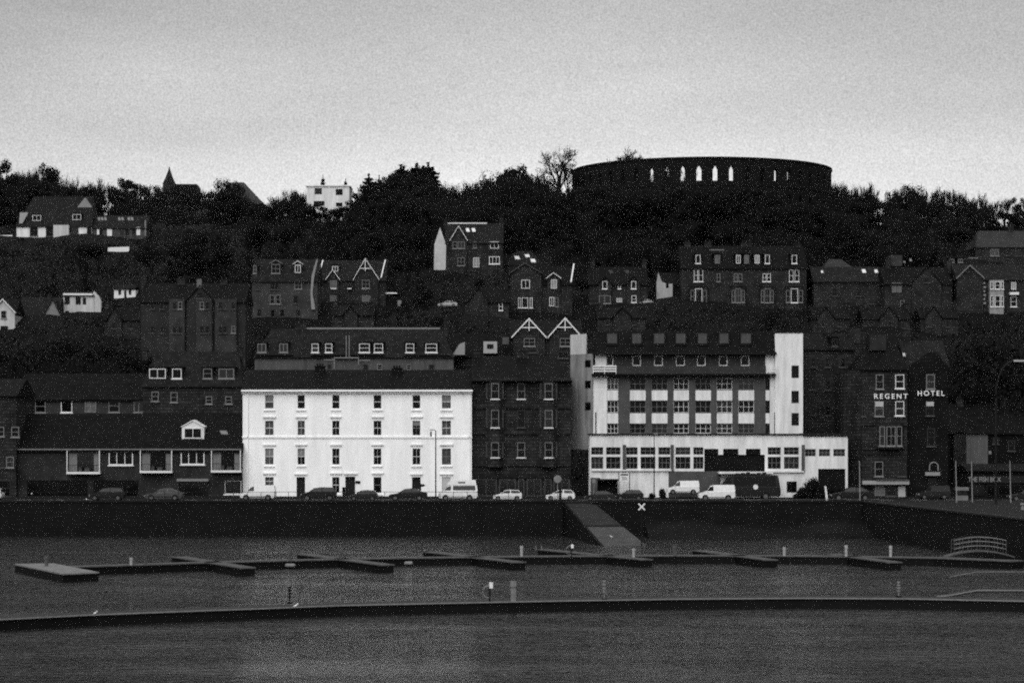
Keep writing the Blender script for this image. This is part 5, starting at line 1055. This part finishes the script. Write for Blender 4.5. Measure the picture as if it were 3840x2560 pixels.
pedestal(1086, 2196, 2262, 'dark ringed pedestal on the foreground pontoon beside the gull', 1, METAL, ZP); pedestal(1926, 2178, 2254, 'greyish bulky pedestal on the foreground pontoon', 0, mat('aged_plastic', .16, .7, .3, 3), ZP, .2); pedestal(2266, 2172, 2248, 'thin jointed pedestal on the foreground pontoon below the beacon', 1, GREYP, ZP); pedestal(3370, 2178, 2238, 'ringed pedestal on the foreground pontoon near the gangway', 1, GREYP, ZP)
def hose_stand(px, y0, y1, lab, zt):
    p = PW(px, y1, zt); x, Y = p.x, p.y; h = (y1-y0)*Y/F
    t = thing('hose_stand', lab, 'hose stand', (x, Y, zt), 0, 'hose stands on the pontoons')
    MB().tube([(x, Y, zt), (x, Y, zt+h*.7)], .06, 8).build('post', METAL, t)
    MB().box(x-.02, x+.22, Y-.12, Y+.12, zt+h*.7, zt+h).build('box', PAINT, t)
    pts = [(x-.08+.36*math.cos(a*PI/9), Y-.1, zt+h*.52+.40*math.sin(a*PI/9)) for a in range(4, 15)]
    MB().tube(pts, [.045]*6+[.03]*5, 6).build('hose', GREYP, t)
hose_stand(2142, 2040, 2087, 'stand with a looped hose and bright white box on the far finger', ZP); hose_stand(1836, 2182, 2256, 'stand with a looped hose and dull white box on the foreground pontoon', ZP)
t = thing('frame_rack', 'small pale metal frame at the left tip of the platform', 'rack', (PW(92, 2114).x, PW(92, 2114).y, .46)); p = PW(92, 2114); q = MB()
for dx in (-.35, .35): q.tube([(p.x+dx, p.y, ZP), (p.x+dx, p.y, 1.35)], .035, 6)
for z in (1.0, 1.35): q.tube([(p.x-.35, p.y, z), (p.x+.35, p.y, z)], .03, 6)
q.build('frame', DIMP, t)
# two short stubs at the back end of the beacon finger
for px, lab in ((2011, 'thin upright stub at the tip of the beacon finger'), (2032, 'thin upright stub just behind the tip of the beacon finger')):
    p = PW(px, 2060); tag(MB().tube([(p.x, p.y, ZP), (p.x-.05, p.y, ZP+15*p.y/F)], .04, 6).build('mooring_stub', GALV, origin=Vector((p.x, p.y, ZP))), lab, 'mooring post')
# arched footbridge
Yb_ = 219.0; t = thing('footbridge', 'small arched footbridge with railings at the right end of the walkway', 'footbridge', (X(3665, Yb_), Yb_, .4))
ax0, ax1 = X(3540, Yb_), X(3800, Yb_)
def arch(u, h0, h1): return h0 + (h1-h0)*(1-(2*u-1)**2)
NS = 16; d0 = [(ax0+(ax1-ax0)*i/NS, arch(i/NS, .70, 1.25)) for i in range(NS+1)]
MB().loft([[(x, Yb_-.7, z-.12), (x, Yb_+.7, z-.12), (x, Yb_+.7, z), (x, Yb_-.7, z)] for x, z in d0]).build('deck', DECK, t)
for sy in (-.7, .7):
    q = MB()
    for hh in (.42, .82, 1.2): q.tube([(x, Yb_+sy, z+hh) for x, z in d0[2:-2]], .032, 5)
    q.build('handrail', GALV if sy < 0 else DIMP, t); q = MB()
    for x, z in d0[2:-1:2]: q.tube([(x, Yb_+sy, z), (x, Yb_+sy, z+1.2)], .03, 5)
    q.build('baluster', DIMP, t)
# gangway onto the foreground pontoon
Yg_ = 167.5; t = thing('gangway', 'dark gangway with a raised handrail at the right end of the foreground pontoon', 'gangway', (X(3700, Yg_), Yg_, .4))
gp = [(3512, 2236), (3560, 2232), (3662, 2213), (4000, 2213)]
MB().loft([[(X(a, Yg_), Yg_, Z(b_, Yg_)-.16), (X(a, Yg_), Yg_+1.3, Z(b_, Yg_)-.16), (X(a, Yg_), Yg_+1.3, Z(b_, Yg_)), (X(a, Yg_), Yg_, Z(b_, Yg_))] for a, b_ in gp]).build('deck', DECK2, t)
MB().loft([[(X(a, Yg_), Yg_-.06, Z(b_, Yg_)-.03), (X(a, Yg_), Yg_-.004, Z(b_, Yg_)-.03), (X(a, Yg_), Yg_-.004, Z(b_, Yg_)+.06), (X(a, Yg_), Yg_-.06, Z(b_, Yg_)+.06)] for a, b_ in gp]).build('edge_strip', GREYP, t)
for sy in (0, 1.3):
    q = MB().tube([(X(a, Yg_), Yg_+sy, Z(b_-70, Yg_)) for a, b_ in gp[1:]], .026, 6)
    q.build('handrail', GREYP if sy == 0 else DIMP, t)
    q = MB()
    for px in (3662, 3760, 3860): q.tube([(X(px, Yg_), Yg_+sy, Z(2213, Yg_)), (X(px, Yg_), Yg_+sy, Z(2143, Yg_))], .022, 5)
    q.build('stanchion', DIMP, t)
# gulls
def gull(px, py, Y, zt, lab, face=1, s=1.0, up=0.0):
    x = X(px, Y); t = thing('gull', lab, 'gull', (x, Y, zt), 0 if face > 0 else PI, 'gulls')
    sp = [(-.26, .16, .012, .01), (-.18, .19, .045, .035), (-.06, .24, .085, .085), (.06, .28, .09, .10), (.13, .34, .06, .07), (.17, .40, .045, .05), (.20, .45, .05, .052), (.245, .46, .038, .036), (.27, .455, .012, .012)]
    MB().loft([[(x+a*s, Y+w*s*math.cos(k*PI/4), zt+(z+h*math.sin(k*PI/4))*s) for k in range(8)] for a, z, w, h in sp]).build('body', FEATHER, t, smooth=True)
    for sg in (-1, 1): MB().loft([[(x+a*s, Y+sg*(w+.0)*s, zt+(z+dz)*s) for dz in (-.05*k, .045*k)] + [(x+a*s, Y+sg*(w+.02)*s, zt+(z)*s)] for a, z, w, k in ((-.34, .17, .02, .25), (-.2, .22, .065, .8), (0, .28, .095, 1), (.1, .30, .085, .5))]).build('wing', FEATHG, t)
    MB().loft([[(x+.26*s, Y+.015*s*c, zt+(.455+.015*d)*s) for c, d in ((1, 0), (0, 1), (-1, 0), (0, -1))], [(x+.34*s, Y+.003*c, zt+(.44+.003*d)*s) for c, d in ((1, 0), (0, 1), (-1, 0), (0, -1))]]).build('beak', GREYP, t)
    for sg in (-1, 1): MB().tube([(x, Y+sg*.04*s, zt+.2*s), (x+.01, Y+sg*.04*s, zt+.012)], .011*s, 5).box(x-.02, x+.07*s, Y+sg*.04*s-.03, Y+sg*.04*s+.03, zt+.001, zt+.014).build('leg', DIMP, t)
gull(352, 2280, PW(352, 2300, ZP).y+.3, .42, 'white gull standing on the left part of the foreground pontoon', 1, .85)
gull(1104, 2262, PW(1104, 2276, ZP).y+.5, .42, 'white gull at the foot of the dark ringed pedestal', 1, 1.0)
xg, yg, zg = ramp_pt(.78, .36); gull(xg*F/yg+1920, 0, yg, zg, 'white gull standing on the wet lower slipway', -1, .9)
# ================================================================== trees
def rnd(a, b_): return R.uniform(a, b_)
def ribbon(m, p, q, w0, w1):
    d = (q-p); a = d.cross(Vector((rnd(-1, 1), rnd(-1, 1), rnd(-.3, .3)))); 
    if a.length < 1e-5: return
    a.normalize(); m.quad(p-a*w0, p+a*w0, q+a*w1, q-a*w1)
def bare_proto(seed, h=10, spread=.55, dens=1.0, tw=.020, up=.35, tf=0, lb=1.0):
    R.seed(seed); tr, cr = MB(), MB()
    th = h*(tf or rnd(.22, .32)); base = Vector((0, 0, -.6)); top = Vector((rnd(-.2, .2), rnd(-.2, .2), th))
    tr.tube([base, base+(top-base)*.2, top], [h*.034, h*.026, h*.020], 7)
    def grow(p, d, ln, r, lev):
        q = p + d*ln; mid = p + d*ln*.5 + Vector((rnd(-1, 1), rnd(-1, 1), rnd(-.3, .6)))*ln*.08
        if lev <= 1: tr.tube([p, mid, q], [r, r*.8, r*.58], 5)
        elif lev == 2: cr.tube([p, mid, q], [r, r*.75, r*.5], 3)
        else:
            ribbon(cr, p, mid, max(tw, r), max(tw*.9, r*.7)); ribbon(cr, mid, q, max(tw*.9, r*.7), tw*.5)
        if lev >= 5: return
        n = {0: 4, 1: 5, 2: 5, 3: 4, 4: 4}[lev]
        n = max(2, int(n*dens + rnd(0, 1)))
        for i in range(n):
            f = rnd(.35, 1.0) if lev else rnd(.5, 1); s = p + d*ln*f
            dd = (d + Vector((rnd(-1, 1), rnd(-1, 1), rnd(-.5, .8)))*spread*1.3 + Vector((0, 0, up*.4))).normalized()
            grow(s, dd, ln*rnd(.55, .78), r*.52, lev+1)
    nl = 6
    for i in range(nl):
        a = 2*PI*i/nl + rnd(-.4, .4); tl = rnd(.25, .95)
        d = Vector((math.cos(a)*tl*spread*1.5, math.sin(a)*tl*spread*1.5, 1)).normalized()
        grow(top*rnd(.75, 1), d, h*rnd(.24, .32)*lb, h*.013, 0 if i < 3 or tf else 1)
    return tr, cr
def card(m, p, s, nrm=None):
    n = nrm or Vector((rnd(-1, 1), rnd(-1, 1), rnd(-.4, 1)))
    a = n.cross(Vector((rnd(-1, 1), rnd(-1, 1), rnd(-1, 1)))); 
    if a.length < 1e-4: return
    a.normalize(); b_ = n.cross(a).normalized(); w = s*rnd(.5, 1)
    m.quad(p-a*s, p-b_*w*.6, p+a*s, p+b_*w*.6)
def ever_proto(seed, h=10, w=4.2, n=3600, low=.12):
    R.seed(seed); tr, cr = MB(), MB(); tr.tube([(0, 0, -.6), (.1, 0, h*.3), (0, .1, h*.75)], [h*.035, h*.026, h*.01], 7)
    cl = []
    for i in range(26):
        f = rnd(low, .98); rr = w*(1-abs(f-.5)*1.25)**.6*rnd(.3, .95) if f < .98 else 0; a = rnd(0, 2*PI)
        c = Vector((math.cos(a)*rr*.8, math.sin(a)*rr*.8, f*h*.93)); cl.append((c, rnd(.9, 1.9)*w/4))
        tr.tube([(0, 0, c.z*.6), (c.x*.9, c.y*.9, c.z)], [.09, .03], 4)
    for i in range(n):
        c, r = cl[i % len(cl)]; v = Vector((R.gauss(0, 1), R.gauss(0, 1), R.gauss(0, .75))).normalized()*r*rnd(.45, 1.05)**.7
        card(cr, c+v, rnd(.16, .34), v)
    return tr, cr
def con_proto(seed, h=10, w=2.6, n=3200):
    R.seed(seed); tr, cr = MB(), MB(); tr.tube([(0, 0, -.6), (0, 0, h)], [h*.03, .02], 7)
    lay = 15
    for i in range(lay):
        f = .08+.9*i/lay; rr = w*(1-f)**.8*rnd(.75, 1.15)+.12; k = 9
        for j in range(k):
            a = 2*PI*j/k+rnd(-.3, .3); L_ = rr*rnd(.7, 1.1); tip = Vector((math.cos(a)*L_, math.sin(a)*L_, f*h-L_*.18+rnd(0, .2))); root = Vector((0, 0, f*h))
            ribbon(cr, root, tip, .05, .02)
            for q in range(int(n/lay/k)):
                u = rnd(.15, 1.05); card(cr, root+(tip-root)*u+Vector((rnd(-.25, .25), rnd(-.25, .25), rnd(-.25, .1))), rnd(.14, .30))
    for q in range(60): card(cr, Vector((rnd(-.1, .1), rnd(-.1, .1), h*rnd(.9, 1.02))), .15)
    return tr, cr
def bush_proto(seed, h=10, w=6, n=5200):
    R.seed(seed); tr, cr = MB(), MB()
    for i in range(5): a = rnd(0, 6.28); tr.tube([(0, 0, -.5), (math.cos(a)*w*.4, math.sin(a)*w*.4, h*.7)], [.25, .08], 5)
    lob = [(Vector((rnd(-.6, .6)*w, rnd(-.6, .6)*w, rnd(.15, .7)*h)), rnd(.28, .42)*h) for i in range(14)]
    for i in range(n):
        c, r = lob[i % 14]; v_ = Vector((R.gauss(0, 1), R.gauss(0, 1), R.gauss(0, 1))).normalized()
        p = c + v_*r*rnd(.5, 1.04); p.z = max(0, p.z); card(cr, p, rnd(.35, .7), v_)
    return tr, cr
HOLD = {}
def make_proto(kind, tr, cr, leafmat):
    k = 10/max(p[2] for p in cr.v); tr.v = [(x*k, y*k, z*k) for x, y, z in tr.v]; cr.v = [(x*k, y*k, z*k) for x, y, z in cr.v]
    T = tr.build('trunk', BARK); C = cr.build('crown', leafmat); HOLD.setdefault(kind, []).append((T.data, C.data))
    for o in (T, C): bpy.data.objects.remove(o)
for s in range(4): make_proto('bare', *bare_proto(100+s, spread=.34+.05*s, dens=.85, tw=.011, up=1.1), TWIG)
for s in range(3): make_proto('scrub', *bare_proto(150+s, spread=.8, dens=1.1, tw=.03, up=.1), TWIG)
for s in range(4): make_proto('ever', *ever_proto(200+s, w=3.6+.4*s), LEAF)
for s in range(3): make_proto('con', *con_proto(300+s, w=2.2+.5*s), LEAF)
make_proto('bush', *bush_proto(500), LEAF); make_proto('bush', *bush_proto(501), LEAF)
make_proto('lone', *bare_proto(412, spread=.85, dens=.72, tw=.013, up=.12, tf=.56, lb=.62), TWIG)
make_proto('rim', *bare_proto(431, spread=.6, dens=1.0, tw=.024, up=.3), TWIG)
R.seed(99)
TN = {'bare': ('bare_tree', 'bare winter tree with a haze of fine twigs'), 'scrub': ('bare_bush', 'low spreading bare bush'), 'ever': ('evergreen_tree', 'dense dark evergreen'), 'con': ('conifer_tree', 'dark pointed conifer'), 'bush': ('shrub', 'dark shrub'), 'lone': ('bare_tree', 'bare tree'), 'rim': ('bare_tree', 'bare tree')}
def tree(kind, x, y, z, h, wid=1.0, label=None, group=None):
    T, C = R.choice(HOLD[kind]); nm, lb = TN[kind]
    t = thing(nm, label or lb, 'bush' if kind == 'scrub' else 'tree', (x, y, z), rnd(0, 2*PI), group); s = h/10
    t.scale = (s*wid, s*wid, s)
    for n_, d in (('trunk', T), ('crown', C)):
        o = bpy.data.objects.new(n_, d); COL.objects.link(o); o.parent = t
    return t
def tpx(kind, px, ytop, Y, wid=1.0, label=None, group=None, sink=.5):
    x = X(px, Y); z = hf(x, Y)-sink; return tree(kind, x, Y, z, (Z(ytop, Y)-z), wid, label, group)
# --- skyline, left to right
SKY = [(-20, 640, 'ever', 612, .8), (30, 594, 'ever', 604, .75), (62, 640, 'bare', 606, .9), (92, 616, 'bare', 616, .9), (130, 622, 'bare', 610, .9), (168, 612, 'ever', 606, .8), (192, 622, 'ever', 612, .7), (225, 648, 'bare', 612, .9), (262, 645, 'bare', 606, .9), (300, 652, 'bare', 618, .9), (340, 660, 'bare', 608, .9), (378, 682, 'bare', 612, 1), (430, 772, 'ever', 640, .9), (468, 746, 'ever', 636, .9), (505, 770, 'ever', 640, 1.1), (545, 767, 'ever', 655, 1.1), (590, 772, 'ever', 650, 1.1), (640, 782, 'ever', 640, 1.1), (690, 788, 'ever', 650, 1.1), (735, 798, 'ever', 640, 1.1), (775, 810, 'bare', 636, 1), (812, 705, 'ever', 622, .8), (842, 663, 'ever', 618, .85), (880, 680, 'ever', 622, .75), (905, 690, 'bare', 618, .8), (1020, 752, 'bare', 612, 1.2), (1060, 722, 'bare', 612, 1.1), (1100, 706, 'bare', 606, 1.1), (1138, 704, 'bare', 600, 1.0), (1322, 716, 'ever', 596, .7), (1352, 712, 'ever', 600, .7), (1383, 646, 'con', 596, 1.7), (1410, 668, 'con', 592, .8), (1422, 655, 'con', 600, .7), (1448, 690, 'ever', 596, .6), (1470, 692, 'ever', 590, .7), (1503, 612, 'con', 588, 1.7), (1486, 640, 'ever', 589, 1.1), (1514, 622, 'con', 586, 1.8), (1524, 630, 'ever', 592, 1.1), (1562, 608, 'con', 587, 1.9), (1588, 616, 'con', 585, 1.7), (1622, 626, 'con', 588, 1.4), (1548, 604, 'ever', 590, .85), (1578, 628, 'ever', 586, .8), (1605, 610, 'con', 590, 1.7), (1630, 668, 'bare', 586, .9), (1665, 675, 'bare', 590, .9), (1700, 690, 'bare', 584, 1.0), (1745, 680, 'bare', 586, 1.0), (1785, 672, 'bare', 584, 1.0), (1822, 668, 'ever', 582, .8), (1860, 625, 'ever', 584, .8), (1892, 622, 'ever', 582, .75), (1930, 610, 'ever', 580, .85), (1962, 634, 'ever', 582, .8), (1990, 648, 'bare', 580, .9), (2020, 640, 'bare', 584, .9), (2050, 636, 'bare', 586, .9), (3125, 672, 'bare', 580, .9), (3160, 676, 'bare', 574, .9), (3195, 690, 'bare', 580, .9), (3228, 676, 'bare', 582, .9), (3262, 686, 'bare', 576, .9), (3298, 738, 'bare', 580, .9), (3335, 708, 'ever', 576, .8), (3368, 700, 'ever', 580, .8), (3400, 684, 'ever', 576, .9), (3440, 692, 'ever', 580, .85), (3478, 698, 'bare', 576, .9), (3515, 700, 'bare', 580, .9), (3552, 704, 'bare', 576, .9), (3590, 714, 'bare', 580, .9), (3628, 712, 'bare', 574, .9), (3665, 716, 'bare', 578, .9), (3702, 728, 'bare', 574, .9), (3735, 750, 'bare', 578, .9), (3770, 738, 'bare', 574, .9), (3806, 740, 'ever', 572, .8), (3845, 734, 'ever', 574, .8)]
for px, yt, k, Y, w in SKY: tpx(k, px, yt+R.randint(-4, 4), Y+rnd(-3, 3), w*.9, TN[k][1] + ' on the skyline', 'trees along the skyline')
for px, yt, k in ((432, 688, 'bare'), (452, 678, 'ever'), (474, 662, 'ever'), (498, 680, 'ever'), (520, 690, 'bare'), (545, 685, 'bare'), (570, 690, 'bare'), (596, 692, 'ever'), (622, 694, 'bare'), (648, 692, 'bare'), (676, 690, 'bare'), (704, 690, 'ever'), (732, 694, 'bare'), (756, 704, 'bare'), (780, 716, 'bare'), (440, 730, 'ever'), (490, 722, 'bare'), (530, 728, 'ever'), (560, 722, 'bare'), (600, 730, 'ever'), (640, 726, 'bare'), (685, 728, 'ever'), (725, 730, 'bare'), (765, 742, 'ever'), (800, 740, 'bare')):
    tree('ever', X(px+8, 1128), 1128, fhz(X(px+8, 1128), 1128)-.5, 7.5, 1.9, 'dark bush at the foot of the hazy far trees', 'bushes on the hazy far hill')
    Yf = rnd(1060, 1120) if yt < 720 else rnd(1000, 1050); x = X(px, Yf); z = fhz(x, Yf)-.5; tree(k, x, Yf, z, max(5, min(15, Z(yt, Yf)-z)), 1.15, TN[k][1] + ' on the hazy far hill', 'trees on the hazy far hill')
for i, a in enumerate(SKY):
    if 1150 < a[0] < 1320: continue
    k = 'ever' if i % 3 else 'scrub'
    tpx(k, a[0]+R.randint(-14, 14), a[1]+R.randint(34, 60), a[3]-rnd(8, 22), 1.25 if k == 'ever' else 1.0, 'dark bushy growth filling the foot of the skyline trees', 'understorey below the skyline trees')
tpx('lone', 2094, 546, 545, .95, 'tall bare tree with a clear trunk, left of the round tower', None)
tpx('rim', 2326, 546, 572, 1.15, 'bare tree crown showing over the rim of the round tower', None)
tpx('lone', 2128, 600, 560, .4, 'thin bare tree close beside the left edge of the round tower', None)
for px, yt, Y, l in ((1211, 655, 586, 'left'), (1296, 667, 586, 'right')):
    tpx('con', px, yt, Y, .55, 'small dark treetop poking above the %s half of the white cube house' % l, None)
for px, yt, k, w in ((2180, 640, 'ever', .62), (2215, 632, 'ever', .62), (2250, 628, 'ever', .62), (2290, 622, 'ever', .62), (2340, 618, 'ever', .55), (2386, 630, 'bare', .6), (2414, 622, 'ever', .35), (2441, 624, 'bare', .6), (2490, 612, 'ever', .62), (2530, 612, 'ever', .4), (2560, 618, 'bare', .6), (2585, 640, 'bare', .5), (2650, 688, 'ever', 1.0), (2700, 690, 'ever', 1.0), (2750, 676, 'bare', .8), (2790, 604, 'ever', .42), (2812, 602, 'ever', .45), (2838, 602, 'ever', .45), (2860, 604, 'ever', .42), (2800, 622, 'con', .9), (2855, 622, 'con', .9)): tpx(k, px, yt, 548+rnd(-6, 8), w, TN[k][1] + ' growing inside the round tower', 'trees inside the round tower')
for px, yt, k in ((1140, 748, 'ever'), (1170, 764, 'ever'), (1200, 768, 'ever'), (1235, 776, 'ever'), (1270, 774, 'ever'), (1300, 770, 'ever'), (1325, 745, 'ever')): tpx(k, px, yt, 562+rnd(-3, 3), 1.2, 'dark bush crowding the foot of the white cube house', 'bushes below the cube house')
for px, yt in ((985, 756), (1010, 768), (1045, 748), (1085, 730), (1120, 726), (960, 770), (930, 770)): tpx('ever', px, yt, 580+rnd(-5, 5), 1.1, 'dark evergreen in the dip left of the white cube house', 'evergreens left of the cube house')
for i in range(34):
    px = 2150 + i*28.5; yt = (694 if px < 2890 else 750) + R.randint(-6, 14); tpx('ever' if i % 4 else 'scrub', px, yt, 519+rnd(-4, 4), 1.0, 'dark tree crowding the foot of the round tower', 'trees at the foot of the round tower')
# --- woods: fill the hillside around the houses
def blocked(px, hw, yt, yb, Y):
    for a, b_, c, d, Yh, dep in PROT:
        if Yh+dep > Y-1 and a-hw*.7 < px < b_+hw*.7 and yt < d and yb > c and (Y < Yh+dep): return True
    return False
wood = 0
def yrow(px, Y): x = X(px, Y); return HZ - (hf(x, Y)-CAMZ)*F/Y
def limit(px):                                # skyline row the wood must stay under
    best = 720
    for a, b_ in zip(SKY, SKY[1:]):
        if a[0] <= px <= b_[0]: best = max(a[1], b_[1])
    if 2140 < px < 3115: best = 700 if px < 2700 else 745
    if 1140 < px < 1320: best = 772
    return best + 28
tries = 0
cand = []
for Y in [335 + i*6.0 for i in range(44)]:
    for px in range(-40, 3900, 62): cand.append((px + rnd(-30, 30), Y + rnd(-3, 3)))
R.shuffle(cand)
cand.sort(key=lambda c: -round(c[1]/40))
for px, Y in cand:
    if wood >= 285: break
    k = R.choice(['bare', 'bare', 'bare', 'ever', 'ever', 'scrub']) if Y > 470 else R.choice(['scrub', 'scrub', 'ever', 'bare'])
    h = rnd(7, 11) if Y > 470 else rnd(3.0, 5.5)
    if R.random() > (.42 if Y > 470 else .30): continue
    x = X(px, Y); z = hf(x, Y); yb = HZ-(z-CAMZ)*F/Y; yt = HZ-(z+h-CAMZ)*F/Y; hw = h*.33*F/Y
    if yt < limit(px): continue
    if blocked(px, hw, yt, yb, Y): continue
    if 0: pass
    tree(k, x, Y, z-.4, h, rnd(.8, 1.15), TN[k][1] + (' in the dark wood below the skyline' if Y > 470 else ' in the dark gardens between the houses'), 'trees of the hillside wood' if Y > 470 else 'trees and bushes in the hillside gardens')
    wood += 1
# large dark trees behind the right-hand block and left of the strip-window building
for px, yt, Y, k in ((3590, 1290, 330, 'ever'), (3650, 1240, 335, 'ever'), (3720, 1215, 332, 'ever'), (3790, 1250, 336, 'ever'), (3850, 1300, 330, 'ever'), (3560, 1330, 340, 'ever'), (3680, 1400, 324, 'ever'), (3780, 1420, 324, 'ever')): tpx(k, px, yt, Y, .75, 'tall dark evergreen rising behind the low takeaway', 'evergreens behind the takeaway')
for px, yt, Y, k in ((20, 1290, 342, 'ever'), (110, 1270, 345, 'ever'), (190, 1280, 340, 'ever'), (270, 1250, 350, 'ever'), (350, 1290, 342, 'ever'), (430, 1270, 350, 'ever'), (500, 1300, 345, 'ever'), (60, 1340, 336, 'bare'), (240, 1330, 336, 'bare'), (400, 1330, 338, 'bare')): tpx(k, px, yt, Y, .9, TN[k][1] + ' behind the row of five white-framed windows', 'trees behind the strip-window building')
# shrubs on the hotel forecourt
for px, yt, Y, w, lab in ((3012, 1822, 292.4, .9, 'dark shrub just right of the lower hotel window'), (3044, 1784, 292, .55, 'tallest dark shrub in front of the hotel wing'), (3066, 1796, 292.6, .6, 'dark shrub leaning against the tallest shrub of the hotel wing'), (3090, 1806, 291, .75, 'dark shrub in front of the dark hotel garage opening'), (3138, 1822, 291, .85, 'low dark shrub at the right end of the hotel wing'), (2444, 1846, 292, .9, 'small dark shrub at the foot of the thin dark pole'), (2484, 1826, 291, .5, 'small dark shrub left of the higher white van'), (2986, 1848, 291.5, .9, 'low dark shrub just right of the minibus')):
    z = 3.78; tree('bush', X(px, Y), Y, z, Z(yt, Y)-z, w, lab, 'shrubs on the hotel forecourt')
# undergrowth: one countless mass of low scrub over the hillside
R.seed(5); q = MB(); n = 0
while n < 26000:
    Y = rnd(318, 600); px = rnd(-80, 3920); x = X(px, Y); z = hf(x, Y)
    if blocked(px, 6, HZ-(z+1.5-CAMZ)*F/Y, HZ-(z-CAMZ)*F/Y, Y) or yrow(px, Y)-30 < limit(px): n += .2; continue
    for j in range(3):
        p = Vector((x+rnd(-.7, .7), Y+rnd(-.7, .7), z+rnd(0, 1.3))); card(q, p, rnd(.2, .45))
    n += 1
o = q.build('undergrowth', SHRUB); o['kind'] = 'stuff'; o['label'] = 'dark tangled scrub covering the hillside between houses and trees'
# ------------------------------------------------------------------ bare lens check: nothing in front of the camera
for ob in bpy.data.objects:
    if 'org' in ob: del ob['org']
